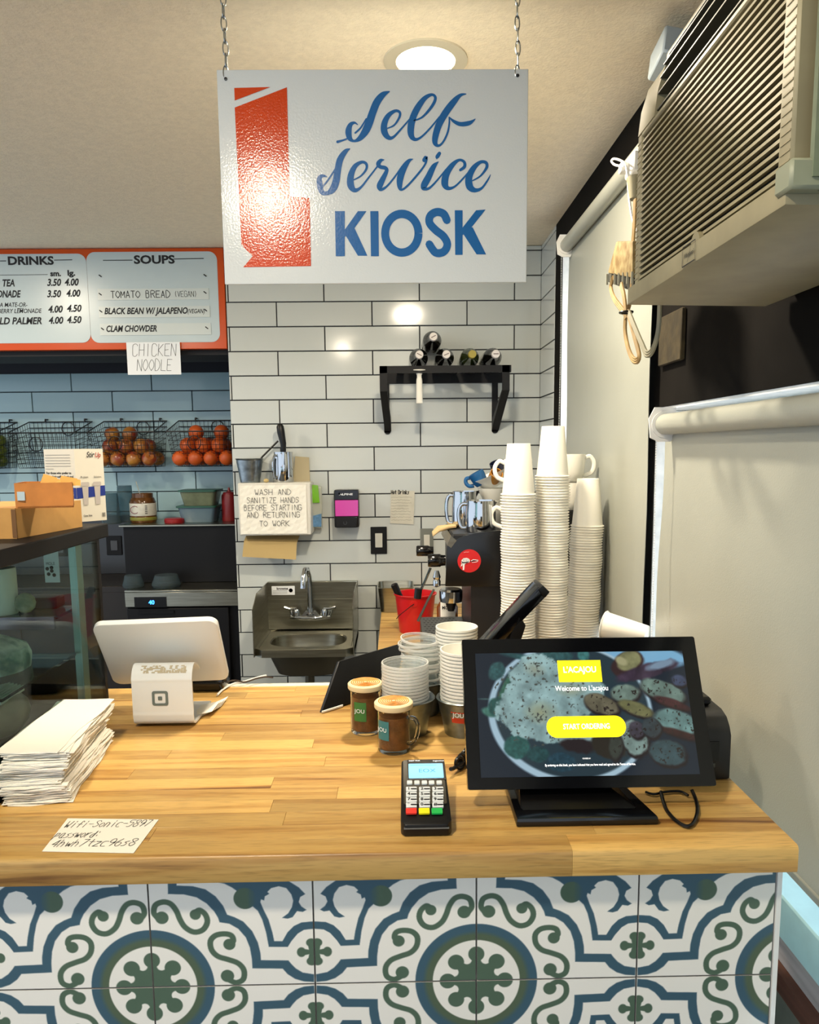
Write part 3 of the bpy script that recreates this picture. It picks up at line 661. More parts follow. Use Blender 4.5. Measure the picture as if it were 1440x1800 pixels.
lb.stroke(bp, [(bx+a*1.0, bz+b) for a, b in fq+[fq[0]]], .0016, .0004); lb.stroke(bp, [(bx-.004, bz-.009), (bx+.003, bz+.0), (bx+.006, bz+.009)], .0007, .0004)
lb.text(bp, bx-.017, bz-.003, 'Whirlpool', .0085, .0005, shear=.3, bold=.01, fit=.033); obj('badge', lb, INK, ac)
obj('dial', MB().cyl((AX-.004, PX(1228, 415, AX).y, AZ0-.002), (AX+.006, PX(1228, 415, AX).y, AZ0-.002), .014, seg=20), CREAM, ac)
obj('side_panel', MB().box(.40, .624, .60, A0-.012, 1.79, 2.12).box(.39, .405, .735, .742, 1.80, 2.12), mat('accordion_panel', '#6d7763', rough=.6, var=.15), ac)
obj('lip_block', MB().box(AX-.010, AX+.03, A0-.02, A0+.012, 1.79, 1.818, c=.003), mat('ac_block', '#848975', rough=.5), ac)
# sensor box, adapter, cords
t = thing('alarm_sensor', 'small white square alarm box on the dark wall above the air conditioner', 'sensor', PX(1175, 100, .59)); M = Matrix.Translation(PX(1172, 97, .56)) @ Matrix.Rotation(.18, 4, 'Y') @ Matrix.Rotation(-.25, 4, 'X')
obj('case', MB().box(-.022, .022, -.042, .042, -.030, .030, M, c=.004), mat('sensor_white', '#aebbc2', rough=.4), t); obj('mount', MB().box(.02, .07, -.015, .015, -.02, .01, M), BLACKM, t)
ad = thing('plug_adapter', 'white plug adapter with thin white cable beside the air conditioner', 'adapter', PX(1112, 290, .50))
q = PX(1118, 290, .50); obj('body', MB().box(q.x-.014, XR-.001, q.y-.03, q.y+.03, q.z-.022, q.z+.02, c=.003), WHITE, ad)
obj('prong_end', MB().box(q.x-.03, q.x-.012, q.y+.0, q.y+.022, q.z-.012, q.z+.008, c=.002), WHITE, ad)
X5 = .47
obj('thin_cable', MB().tube([PX(a, b, X5) for a, b in catmull([(1098,292),(1082,290),(1075,283),(1082,279),(1098,287),(1103,305),(1106,345),(1112,385),(1120,405),(1124,418)], 5)], .0024, 6), WHITE, ad)
pc = thing('power_cord', 'beige power cord with boxy grey plug, looped and tied under the air conditioner', 'power cord', PX(1105, 600, .46))
TAN = mat('dusty_beige_cord', '#93794a', rough=.6, var=.25, vscale=25); TAN2 = mat('grey_green_cord', '#77745f', rough=.5)
q = PX(1118, 330, .5); obj('plug', MB().cyl(PX(1116, 312, .48), PX(1116, 350, .48), .016, .011, 12), mat('plug_grey', '#8a8468', rough=.5), pc)
bq = [PX(x, y, .455) for x, y in ((1083, 424), (1112, 423), (1112, 470), (1068, 475))]
b2 = MB(); off = Vector((.05, .012, 0)); b2.hexa([bq[3]+Vector((0,0,-.006)), bq[2]+Vector((0,0,-.02)), bq[1], bq[0]], [p+off for p in (bq[3]+Vector((0,0,-.006)), bq[2]+Vector((0,0,-.02)), bq[1], bq[0])]); obj('plug_box', b2, mat('dusty_box', '#8f8158', rough=.7, vscale=50, col2='#6b5226'), pc, bev=.004)
b2 = MB()
for k in range(7):
    u = k/6; a = bq[3].lerp(bq[2], u)+Vector((-.0012, 0, -.008)); b2.box(a.x-.001, a.x+.003, a.y-.0012, a.y+.0012, a.z-.022, a.z)
obj('grip_ribs', b2, mat('grip_rib', '#8d8d7e', rough=.5), pc, kind='stuff'); b2 = MB()
b2.hexa([bq[3]+Vector((.003, .002, -.006)), bq[2]+Vector((.003, 0, -.02)), bq[2]+Vector((.003, 0, -.045)), bq[3]+Vector((.003, .002, -.024))], [p+off*.8 for p in (bq[3]+Vector((.003, .002, -.006)), bq[2]+Vector((.003, 0, -.02)), bq[2]+Vector((.003, 0, -.045)), bq[3]+Vector((.003, .002, -.024)))])
obj('grip', b2, mat('grey_grip', '#26261f', rough=.6), pc)
def cord(pts, x, m_, r=.0042, name='cord'):
    b = MB()
    C_ = [PX(px, py, x) for px, py in catmull(pts, 6)]
    for o in (-.0042, 0, .0042):
        Q = []
        for i, p in enumerate(C_):
            t_ = (C_[min(i+1, len(C_)-1)]-C_[max(i-1, 0)]).normalized(); Q.append(p+t_.cross(Vector((1, 0, 0))).normalized()*o)
        b.tube(Q, .0026, 6)
    obj(name, b, m_, pc)
cord([(1117,350),(1115,400),(1113,430),(1112,480),(1108,530),(1100,552)], .46, TAN)
cord([(1078,488),(1074,505),(1080,525),(1092,542),(1100,552)], .455, TAN); cord([(1092,500),(1097,520),(1100,545),(1101,560)], .45, TAN)
cord([(1101,545),(1099,580),(1104,610),(1112,630),(1120,634),(1124,625),(1118,600),(1110,570),(1104,548)], .452, TAN)
cord([(1106,550),(1118,580),(1130,608),(1137,622),(1146,618),(1153,600),(1158,575),(1160,535),(1160,522)], .44, TAN2)
obj('tie', MB().tube([PX(1101, 549, .44)+Vector((.012*math.cos(a), .012*math.sin(a), 0)) for a in [k*PI/6 for k in range(12)]], .0022, 6, True), BLACK, pc)
struct('trim_5', MB().box(XR-.012, XR-.001, 1.66, 1.80, 1.74, 1.85, c=.002), mat('old_plaster', '#332b17', rough=.9, bump=1, bscale=40, var=.3, vscale=30), 'patch of bare yellow plaster under the air conditioner')

# ---------------------------------------------------------------- wall rack and bottles
RK = thing('wall_rack', 'black metal wall shelf on two bent brackets holding wine bottles', 'shelf', (.2, 3.2, 1.62))
xl, xr = -.066, .462; RZ = 1.888; RYF = 3.09
r_ = MB(); r_.box(xl, xr, RYF, RYF+.012, RZ-.028, RZ); r_.box(xl, xr, YB-.012, YB, RZ-.05, RZ-.005)
for k in range(6): xx = xl+.07+k*.075; r_.box(xx, xx+.03, RYF+.01, YB-.01, RZ-.012, RZ-.004)
obj('tray', r_, BLACKM, RK)
for xb_ in (xl, xr-.036):
    b = MB(); b.box(xb_+.012, xb_+.036, YB-.006, YB-.001, 1.63, RZ-.01) if xb_ < .1 else b.box(xb_-.012, xb_+.014, YB-.006, YB-.001, 1.63, RZ-.01)
    ax = xb_+.012 if xb_ < .1 else xb_-.012
    b.hexa([(xb_, RYF, RZ), (xb_, RYF, RZ-.10), (ax, YB-.045, 1.66), (ax, YB-.006, 1.635), (ax, YB-.006, 1.665), (ax, YB-.03, 1.69), (xb_, RYF+.008, RZ-.095), (xb_, RYF+.008, RZ)],
           [(p[0]+.03, p[1], p[2]) for p in [(xb_, RYF, RZ), (xb_, RYF, RZ-.10), (ax, YB-.045, 1.66), (ax, YB-.006, 1.635), (ax, YB-.006, 1.665), (ax, YB-.03, 1.69), (xb_, RYF+.008, RZ-.095), (xb_, RYF+.008, RZ)]])
    b.cyl((ax+.014, YB-.006, 1.637), (ax+.014, YB-.001, 1.637), .0145, seg=20); obj('bracket', b, BLACKM, RK)
BG = mat('dark_bottle_glass', '#0c0a08', rough=.08, coat=.5); BGG = mat('green_bottle_glass', '#2a3316', rough=.08, coat=.5)
bl = [(734, 626, 'white', 'dark wine bottle lying at the left end of the wall rack, white cap'), (758, 601, 'white', 'dark wine bottle lying on top of two others on the wall rack'), (780, 626, 'white', 'dark wine bottle in the bottom row beneath the top bottle, right of the leftmost one'),
      (824, 627, 'gold', 'green wine bottle with a gold cap lying on the wall rack'), (864, 627, 'white', 'dark wine bottle lying at the right end of the wall rack, white cap')]
for px, py, cap, lab in bl:
    c = PY(px+2, py+1, 3.14); R_ = .0385; zc = RZ+R_-.002 if py > 610 else RZ+R_*2.72
    t = thing('wine_bottle', lab, 'bottle', (c.x, 3.16, zc-R_), group='wine bottles on the wall rack'); M3 = Matrix.Rotation(PI/2, 3, 'X')     # local +z -> world -y
    prof = [(1e-4, 0), (R_*.9, 0), (R_, .004), (R_, .165), (R_*.94, .185), (R_*.6, .205), (.0155, .225), (.0145, .27), (1e-4, .27)]
    obj('glass_body', MB().lathe(prof, 24, (c.x, YB-.012, zc), M3), BGG if cap == 'gold' else BG, t)
    cm = mat('cap_white', '#c9c3bd', rough=.4) if cap == 'white' else mat('cap_gold', '#8f8023', rough=.4)
    obj('cap', MB().lathe([(.016, .262), (.016, .285), (.0145, .287), (1e-4, .287)], 20, (c.x, YB-.012, zc), M3), cm, t)
    if cap == 'white': cpl = Pl((c.x, YB-.2995, zc)); a = random.uniform(-.8, .8); obj('cap_print', MB().stroke(cpl, [(-.009*math.cos(a), -.009*math.sin(a)), (.009*math.cos(a), .009*math.sin(a))], .003, 0), mat('cap_ink', '#5c4b48', rough=.6), t)
c = PY(737, 649, 3.11); t = thing('muddler', 'white plastic tool hanging handle down from the wall rack', 'tool', (c.x, 3.11, RZ-.20))
zb_ = PY(737, 709, 3.11).z
obj('handle', MB().lathe([(1e-4, 0), (.0125, 0), (.0135, .004), (.012, .09), (.0105, .1), (1e-4, .1)], 16, (c.x, 3.108, zb_), None), CUPM, t)
obj('collar', MB().lathe([(.0095, .098), (.0095, .112), (.012, .115), (.012, .124), (.03, .129), (.03, .132), (1e-4, .132)], 18, (c.x, 3.108, zb_)), CUPM, t)

# ---------------------------------------------------------------- dispensers and notes on the wall
DY = 3.205; td = thing('towel_dispenser', 'white paper towel dispenser with a handwritten wash hands sign, brown towel below', 'towel dispenser', (-.52, 3.27, 1.2))
DP = Pl((0, DY, 0)); a = to_pl(DP, 421, 942); b = to_pl(DP, 545, 848)
obj('case', MB().box(a[0], b[0], DY, YB-.002, a[1], b[1], c=.004), mat('dispenser_white', '#d6d3c8', rough=.4), td)
g = MB(); nx, nz = 20, 14; a2 = to_pl(DP, 424, 939); b2_ = to_pl(DP, 538, 852)
for j in range(nz+1):
    for i in range(nx+1): g.v.append((a2[0]+(b2_[0]-a2[0])*i/nx, DY-.003-.0016*math.sin(i*1.7+j)*math.cos(j*1.3), a2[1]+(b2_[1]-a2[1])*j/nz))
for j in range(nz):
    for i in range(nx): q = j*(nx+1)+i; g.f.append((q, q+1, q+nx+2, q+nx+1)); g.m.append(0)
obj('sign_sheet', g, PAPER, td, smooth='flat')
m = MB(); k_ = DY/1330
for s, x0, x1, yb_ in (('WASH AND', 449, 511, 870), ('SANITIZE HANDS', 435, 525, 884.5), ('BEFORE STARTING', 430, 530, 897.5), ('AND RETURNING', 435, 527, 910), ('TO WORK', 457, 509, 925)):
    q = to_pl(DP, x0, yb_); hand(m, DP, q[0], q[1], s, 9.5*k_, .0017, width=(x1-x0)*k_, h=.0056)
obj('writing', m, INK, td)
q = [PY(x, y, 3.24) for x, y in ((429, 951), (522, 954), (521, 983), (427, 978))]; u_ = [p+Vector((0, .055, .0)) for p in (PY(429, 942, 3.24), PY(524, 944, 3.24))]
g = MB().add([u_[0], u_[1], q[1], q[0], q[2]+Vector((0, -.012, 0)), q[3]+Vector((0, -.012, 0))], [(0, 1, 2, 3), (3, 2, 4, 5)]); g.add([Vector(v)+Vector((0, .001, 0)) for v in g.v], [f[::-1] for f in g.f])
obj('towel', g, mat('brown_towel', '#b39a66', rough=.9), td, smooth='flat')
# things on the dispenser
tz = b[1]+.0005
def bucket(x, y, z, r, h, m_, lab, grp=None, cat='bucket', name='metal_bucket', rt=None):
    t = thing(name, lab, cat, (x, y, z), group=grp); rb = r*.72
    def R(k): return rb+(r-rb)*k
    pr = [(1e-4, .001), (rb, 0)]+[(R(k/12)+(.0011 if k in (8, 10) else 0), h*k/12) for k in range(1, 12)]+[(r, h-.003), (r+.0025, h-.001), (r+.001, h+.001), (r-.0015, h-.001), (rb-.002, .003), (1e-4, .003)]
    obj('body', MB().lathe(pr, 36, (x, y, z)), m_, t); return t
bk = PY(440, 846, 3.26); bucket(bk.x, 3.262, tz, .057, .101, GALV, 'small galvanised bucket on top of the towel dispenser', name='metal_bucket')
def pitcher(x, y, z, r, h, ang, lab, grp=None, hs=1):
    t = thing('milk_pitcher', lab, 'pitcher', (x, y, z), group=grp)
    obj('body', MB().lathe([(1e-4, .0), (r*.95, 0), (r, .004), (r, h*.6), (r*.94, h*.9), (r*.96, h), (r*.94, h), (r*.91, h*.9), (r*.97, h*.6), (r*.95, .005), (1e-4, .004)], 32, (x, y, z)), CHROME, t)
    ca, sa = math.cos(ang), math.sin(ang); P = [(r*.86, h*.88), (r*1.2, h*.88), (r*1.42*hs, h*.72), (r*1.45*hs, h*.42), (r*1.3, h*.15), (r*.98, h*.12)]
    obj('handle', MB().tube([(x+ca*p, y+sa*p, z+q) for p, q in catmull(P, 5)], .0035, 8, flat=1.6), CHROME, t)
    obj('spout', MB().hexa([(x-ca*r*.8-sa*r*.3, y-sa*r*.8+ca*r*.3, z+h), (x-ca*r*1.2, y-sa*r*1.2, z+h*1.02), (x-ca*r*.8+sa*r*.3, y-sa*r*.8-ca*r*.3, z+h)], [(x-ca*r*.8-sa*r*.2, y-sa*r*.8+ca*r*.2, z+h*.86), (x-ca*r*.9, y-sa*r*.9, z+h*.8), (x-ca*r*.8+sa*r*.2, y-sa*r*.8-ca*r*.2, z+h*.86)]), CHROME, t)
    return t
pk = PY(498, 846, 3.26); pitcher(pk.x+.003, 3.262, tz, .043, .128, -2.2, 'steel milk pitcher on top of the towel dispenser')
hb = MB().tube([PY(499, 800, 3.26), PY(498, 780, 3.26), PY(494, 760, 3.26), PY(492.5, 750, 3.26), PY(492, 745, 3.26)], [.009, .013, .0165, .016, .009], 14); hb.tube([PY(499, 800, 3.26), PY(499, 830, 3.262)], .004, 8)
solo('whisk_handle', hb, BLACK, 'black handled tool standing in the steel pitcher on the towel dispenser', 'tool')
solo('stirring_rod', MB().tube([PY(437, 840, 3.27), PY(461, 803, 3.27), PY(489, 775, 3.27)], .004, 8), BLACK, 'thin black rod leaning from the small bucket to the tool handle', 'tool')
g = [PY(x, y, 3.318) for x, y in ((515, 848), (545, 846), (543, 804), (519, 802))]; solo('cardboard_backing', MB().hexa(g, [p+Vector((0, .008, 0)) for p in g]), mat('beige_card', '#b9ac8b', rough=.8), 'beige card standing behind the pitcher against the tiles', 'card')
c = PY(468, 845, 3.22); solo('garlic_clove', MB().sphere((c.x, c.y, tz+.0085), .009, 12, (1.3, 1, .95)), mat('beige_stone', '#c4ab72', rough=.6), 'small beige pebble on the front edge of the towel dispenser', 'pebble'); bpy.data.objects['garlic_clove'].name = 'pebble'
po = thing('hanging_pouch', 'clear pouch with a bright green clip and blue contents beside the towel dispenser', 'pouch', (-.35, 3.28, 1.2))
g = [PY(x, y, 3.29) for x, y in ((547, 927), (566, 928), (565, 856), (546, 852))]; obj('pouch', MB().hexa(g, [p+Vector((0, .02, 0)) for p in g]), mat('frosted_plastic', '#cfd2c4', rough=.3, alpha=.55), po)
g = [PY(x, y, 3.283) for x, y in ((546, 884), (562, 884), (559, 853), (549, 852))]; obj('green_clip', MB().hexa(g, [p+Vector((0, .006, 0)) for p in g]), mat('lime_plastic', '#6fae1e', rough=.4), po, bev=.002)
g = [PY(x, y, 3.286) for x, y in ((548, 926), (565, 926), (565, 903), (549, 907))]; obj('blue_sponge', MB().hexa(g, [p+Vector((0, .016, 0)) for p in g]), mat('blue_sponge', '#5b86ad', rough=.8, var=.2, vscale=80), po)
SY = 3.245; sd = thing('soap_dispenser', 'black wall soap dispenser with a window of pink soap', 'soap dispenser', (-.25, 3.29, 1.24)); SPn = Pl((0, SY, 0))
def pbox(name, x0, y0, x1, y1, yy, yb_, m_, par, c=.003, **k):
    a = PY(x0, y1, yy); b = PY(x1, y0, yy); return obj(name, MB().box(a.x, b.x, yy, yb_, a.z, b.z, c=c), m_, par, **k)
pbox('back_shell', 588, 861, 630, 928, SY+.006, YB-.001, BLACK, sd, .008); pbox('top_cover', 588, 861, 630, 879, SY, SY+.03, mat('smoky_black', '#191b22', rough=.2), sd, .003)
pbox('soap_window', 589.5, 879, 629.5, 908, SY+.002, SY+.03, mat('pink_soap', '#c2459c', rough=.15), sd, .002); pbox('push_plate', 590, 908, 628, 928, SY-.002, SY+.03, BLACK, sd, .004)
m = MB(); q = to_pl(SPn, 595, 870.5); m.text(SPn, q[0]+.004, q[1], 'ALPINE', .011, .001, bold=.03, fit=.058); c = to_pl(SPn, 597, 868); m.lathe([(1e-4, 0), (.005, 0)], 12, SPn(c[0], c[1], .001), Matrix.Rotation(PI/2, 3, 'X')); obj('lettering', m, mat('print_white', '#e2e6e8', rough=.5), sd)
m = MB(); c = to_pl(SPn, 607, 919); 
m.stroke(SPn, [(c[0]+.007*math.cos(a*PI/8-PI*.2), c[1]+.007*math.sin(a*PI/8-PI*.2)) for a in range(-8, 5)], .0015, .003); obj('hand_mark', m, mat('grey_print', '#4c4e54', rough=.5), sd)
def plate(x0, y0, x1, y1, yy, lab, mp_=BLACKM, mr_=None, par=None, n=1, grp=None):
    t = thing('switch_plate', lab, 'switch', (PY((x0+x1)/2, y1, yy).x, yy, PY(x0, y1, yy).z), group=grp); pbox('plate', x0, y0, x1, y1, yy-.006, yy, mp_, t, .002)
    for i in range(n):
        wx = (x1-x0)/n; a = x0+wx*i+wx*.28; pbox('rocker', a, y0+(y1-y0)*.24, a+wx*.44, y0+(y1-y0)*.76, yy-.009, yy-.005, mr_ or mat('rocker_white', '#c9c8bc', rough=.4), t, .001)
    return t
plate(652, 926, 680, 974, YB, 'black switch plate with a white rocker on the tiles right of the soap dispenser')
plate(739, 929, 762, 975, YB, 'steel switch plate on the tiles behind the espresso machine knobs', mat('steel_plate', '#8b8f86', rough=.4, metal=.6))
hd = thing('handwritten_list', 'small paper list titled Hot Drinks taped to the white tiles', 'note', PY(707, 921, YB-.004)); HP = Pl((0, YB-.004, 0))
g = [HP(*to_pl(HP, x, y)) for x, y in ((686, 920), (727, 922), (729, 863), (687, 862))]; obj('sheet', MB().hexa(g, [p+Vector((0, .0012, 0)) for p in g]), mat('worn_paper', '#c9c6b6', rough=.8, var=.06), hd)
m = MB(); q = to_pl(HP, 688, 868.5); hand(m, HP, q[0], q[1], 'Hot Drinks', 6.5*.0025, .003, width=31*.0025); obj('title', m, INK, hd); m = MB()
for k in range(9):
    y = 874+k*5; P = [(x, y+random.uniform(-.9, .9)) for x in np.arange(688, 688+random.uniform(30, 38), 1.2)]; m.stroke(HP, [to_pl(HP, *p) for p in P], .0009, .0006)
obj('writing', m, mat('pencil', '#76776c', rough=.8), hd)

# ---------------------------------------------------------------- hand sink
sk = thing('hand_sink', 'wall mounted stainless hand sink with side splashes and gooseneck faucet', 'sink', (-.38, 3.15, .62))
x0, x1, yf, zr = -.582, -.182, 2.95, .768
bowl = MB(); cx, cy = (x0+x1)/2, (yf+YB)/2-.01; N_ = 36
def sup(rx, ry, z, n=3.0): return [(cx+rx*math.copysign(abs(math.cos(2*PI*k/N_))**(2/n), math.cos(2*PI*k/N_)), cy+ry*math.copysign(abs(math.sin(2*PI*k/N_))**(2/n), math.sin(2*PI*k/N_)), z) for k in range(N_)]
def rect(z, e=0):
    out = []
    for k in range(N_):
        c, s = math.cos(2*PI*k/N_), math.sin(2*PI*k/N_); f_ = 1/max(abs(c), abs(s)); out.append((cx+c*f_*((x1-x0)/2-e), (yf+YB)/2-.002+s*f_*((YB-yf)/2-.002-e), z))
    return out
loops = [rect(zr-.032), rect(zr-.001), rect(zr, .001), rect(zr, .012), rect(zr-.004, .016), sup(.160, .118, zr-.005), sup(.155, .113, zr-.010), sup(.150, .108, zr-.05), sup(.12, .085, zr-.12), sup(.05, .04, zr-.135), sup(.02, .02, zr-.137)]
for l in loops: bowl.v += l
for j in range(len(loops)-1):
    for k in range(N_): bowl.f.append((j*N_+k, j*N_+(k+1) % N_, (j+1)*N_+(k+1) % N_, (j+1)*N_+k)); bowl.m.append(0)
obj('basin', bowl, STEEL, sk, smooth=True, angle=30)
und = MB(); L2 = [sup(.165, .122, zr-.01), sup(.162, .118, zr-.06), sup(.13, .09, zr-.135), sup(.05, .04, zr-.15)]
for l in L2: und.v += l
for j in range(3):
    for k in range(N_): und.f.append((j*N_+(k+1) % N_, j*N_+k, (j+1)*N_+k, (j+1)*N_+(k+1) % N_)); und.m.append(0)
und.f.append(tuple(range(3*N_, 4*N_))); und.m.append(0); und.cyl((cx, cy, zr-.149), (cx, cy, zr-.3), .02, seg=16)
obj('bowl_underside', und, mat('dull_steel', '#5b5648', rough=.45, metal=.8), sk)
sp = MB().box(x0, x1, YB-.03, YB-.001, zr, .982, c=.002); sp.box(x0+.01, x1-.01, YB-.033, YB-.029, .90, .904); obj('backsplash', sp, STEEL, sk)
for xs in (x0, x1-.003): obj('side_splash', MB().hexa([(xs, yf, zr-.03), (xs, YB-.002, zr-.03), (xs, YB-.002, .98), (xs, yf+.10, .98), (xs, yf, .93)], [(xs+.003, yf, zr-.03), (xs+.003, YB-.002, zr-.03), (xs+.003, YB-.002, .98), (xs+.003, yf+.10, .98), (xs+.003, yf, .93)]), STEEL, sk, smooth=False)
SKP = Pl((0, YB-.031, 0)); a = to_pl(SKP, 478, 1046); b = to_pl(SKP, 518, 1030)
st = obj('sticker', MB().box(a[0], b[0], YB-.0318, YB-.0301, a[1], b[1]), PAPERB, sk)
m = MB(); m.text(SKP, a[0]+.022, a[1]+.024, 'krowne', .014, .0012, bold=.04, fit=.05); [m.stroke(SKP, [(a[0]+.006, a[1]+.019-.006*k), (a[0]+.068, a[1]+.019-.006*k)], .0012, .0012) for k in range(3)]; m.lathe([(1e-4, 0), (.009, 0)], 14, SKP(a[0]+.084, a[1]+.02, .0012), Matrix.Rotation(PI/2, 3, 'X')); obj('sticker_print', m, INK, st)
fa = MB(); fc = PY(545, 1080, YB-.10); fx, fz = fc.x, fc.z; fy = YB-.085
fa.tube([(fx, fy, fz), (fx, fy, fz+.12), (fx, fy+.0, fz+.165), (fx-.004, fy-.03, fz+.20), (fx-.010, fy-.065, fz+.205), (fx-.014, fy-.095, fz+.18), (fx-.016, fy-.10, fz+.13)], [.011, .0105, .010, .010, .010, .010, .0125], 14)
fa.lathe([(.02, 0), (.02, .006), (.014, .012), (.013, .03), (1e-4, .03)], 18, (fx, fy, fz-.004)); obj('spout', fa, CHROME, sk)
fb = MB(); fb.tube([(fx-.085, fy+.05, fz+.01), (fx-.08, fy, fz-.015), (fx-.03, fy-.006, fz-.018), (fx+.03, fy-.006, fz-.018), (fx+.08, fy, fz-.015), (fx+.085, fy+.05, fz+.01)], .012, 12)
fb.hexa([(fx-.05, fy-.012, fz-.02), (fx+.05, fy-.012, fz-.02), (fx+.022, fy-.012, fz+.012), (fx-.022, fy-.012, fz+.012)], [(fx-.05, fy+.012, fz-.02), (fx+.05, fy+.012, fz-.02), (fx+.022, fy+.012, fz+.012), (fx-.022, fy+.012, fz+.012)]); obj('faucet_body', fb, CHROME, sk)
for s_ in (-1, 1):
    h = MB(); hx = fx+s_*.062; h.lathe([(.016, 0), (.017, .02), (.012, .03), (1e-4, .032)], 16, (hx, fy, fz-.01)); h.tube([(hx, fy, fz+.022), (hx+s_*.025, fy-.01, fz+.024), (hx+s_*.05, fy-.01, fz+.032)], [.008, .006, .007], 8); obj('tap_handle', h, CHROME, sk)

# ---------------------------------------------------------------- fruit baskets in the recess
WIRE = mat('black_wire', '#14171c', rough=.45, metal=.3)
def basket(xb, lab):
    w_ = .32; yb_, yf_ = YR-.012, YR-.235; zt, ztf, zb_ = 1.715, 1.655, 1.485; t = thing('wire_basket', lab, 'basket', (xb+w_/2, YR-.12, zb_), group='wire baskets on the recess wall')
    def R(u, v): return Vector((xb+w_*u, yb_+(yf_-yb_)*v, zt+(ztf-zt)*v))            # rim
    def B(u, v): return Vector((xb+.02+(w_-.04)*u, yb_+(yf_+.05-yb_)*v, zb_))        # floor
    r = MB(); r.tube([R(0, 0), R(1, 0), R(1, 1), R(0, 1)], .0032, 6, True); r.tube([R(0, .0)+Vector((0, 0, -.03)), R(1, 0)+Vector((0, 0, -.03))], .002, 5); obj('rim', r, WIRE, t)
    m = MB(); n, q = 15, 9
    for i in range(n+1):
        u = i/n; m.tube([R(u, 0), B(u, 0), B(u, 1), R(u, 1)], .0012, 4)
    for j in range(1, q):
        v = j/q; m.tube([R(0, v), B(0, v), B(1, v), R(1, v)], .0012, 4)
    for k in range(1, 8):
        f_ = k/8; m.tube([R(0, 0).lerp(B(0, 0), f_), R(1, 0).lerp(B(1, 0), f_), R(1, 1).lerp(B(1, 1), f_), R(0, 1).lerp(B(0, 1), f_)], .0012, 4, True)
    obj('wire_mesh', m, WIRE, t, kind='stuff')
    for u, v, z in ((.62, 0, -.035), (.42, 1, -.055)):
        c = R(u, v); m = MB().tube([(c.x+.032*math.cos(a*PI/12), c.y-.004, c.z+z+.034*math.sin(a*PI/12)) for a in range(24)], .0024, 5, True); obj('wire_loop', m, WIRE, t)
    for u in (.28, .9): c = R(u, 0); obj('wall_hook', MB().tube([(c.x, YR, c.z+.012), (c.x, c.y-.012, c.z+.012), (c.x, c.y-.014, c.z-.002)], .0045, 6), WIRE, t)
    return B, R
bx_ = [-2.255, -1.875, -1.495, -1.115]; labs = ['wire basket of green limes, at the left edge', 'empty black wire basket on the recess wall', 'black wire basket full of red apples', 'black wire basket full of oranges, beside the tile corner']
APP = mat('red_apple', '#7c2622', rough=.3, col2='#a8752f', var=.1, vscale=14, objvar=.15); ORG = mat('orange_skin', '#c9581d', rough=.45, objvar=.12, bump=.2, bscale=300); LIM = mat('lime_skin', '#53621e', rough=.4, objvar=.15)
def fruit(name, c, r, m_, stem, lab, cat, grp, proto={}):
    if name not in proto:
        t = thing(name, lab, cat, c, group=grp)
        pr = [(1e-4, -.86), (.25, -.93), (.6, -.82), (.92, -.4), (1.0, .1), (.86, .6), (.5, .88), (.2, .86), (1e-4, .76)] if name == 'apple' else [(1e-4, -1), (.35, -.94), (.7, -.71), (.94, -.34), (1, 0), (.94, .34), (.7, .71), (.35, .93), (1e-4, .97)]
        obj('skin', MB().lathe([(a*r, b*r) for a, b in pr], 16), m_, t, world=False)
        obj('stem', MB().tube([(0, 0, r*.76), (.003, 0, r*1.1)], .0015, 5) if name == 'apple' else MB().lathe([(1e-4, r*.97), (.004, r*.965), (.004, r*.985), (1e-4, r)], 6), mat('stem_brown', '#3a2a18', rough=.8), t, world=False); proto[name] = t; return t
    return dup(proto[name], c, label=lab, group=grp)
def fill(i, name, r, m_, spots, lab, cat, grp):
    for (u, v, l) in spots:
        x = bx_[i]+.045+.23*u; y = YR-.055-.125*v; z = 1.488+r+l*r*1.66
        o = fruit(name, (x, y, z), r, m_, True, name.replace('apple', 'red apple').replace('lime', 'green lime')+[' at the bottom of ', ' in the middle layer of ', ' on top of '][l]+lab, cat, grp); o.rotation_euler = (random.uniform(-1.2, .2), random.uniform(-.5, .5), random.random()*6)
s0 = [(a/3, b/1, 0) for a in range(4) for b in range(2)]; s1 = [(.17+a/3, b*.9+.05, 1) for a in range(3) for b in range(2)]
fill(3, 'orange', .038, ORG, s0+s1+[(.30, .5, 2), (.85, .5, 2)], 'the basket beside the tile corner', 'fruit', 'oranges in the basket')
fill(2, 'apple', .037, APP, s0+s1+[(.1, .3, 2), (.5, .4, 2)], 'the basket left of the oranges', 'fruit', 'apples in the basket')
for k, l in enumerate(labs): basket(bx_[k], l)
fill(0, 'lime', .031, LIM, [(.6+a*.28, b*.9, c) for a in range(2) for b in range(2) for c in range(3)], 'the leftmost wire basket', 'fruit', 'limes in the basket')

# ---------------------------------------------------------------- recess equipment
PB = mat('black_panel', '#0b0c10', rough=.5, spec=.25)
fg = thing('prep_fridge', 'black undercounter fridge with stainless worktop and blue digital display', 'fridge', (-1.02, 3.6, 0)); fx0, fx1 = -1.245, -.728
obj('cabinet', MB().box(fx0, fx1, 3.43, 3.93, .05, .855), PB, fg); obj('door', MB().box(fx0+.004, fx1-.05, 3.405, 3.428, .08, .85, c=.004), PB, fg)
obj('handle', MB().box(fx0+.06, fx0+.22, 3.398, 3.404, .826, .84), BLACKG, fg)
obj('worktop', MB().box(fx0, fx1, 3.40, 3.93, .925, .935, c=.002), STEEL, fg); fas = obj('fascia', MB().box(fx0, fx1, 3.402, 3.43, .857, .925, c=.002), STEEL, fg)
FP = Pl((0, 3.400, 0)); a = to_pl(FP, 237, 1068); b = to_pl(FP, 292, 1049); dsp = obj('display_panel', MB().box(a[0], b[0], 3.398, 3.403, a[1], b[1]), BLACKG, fg)
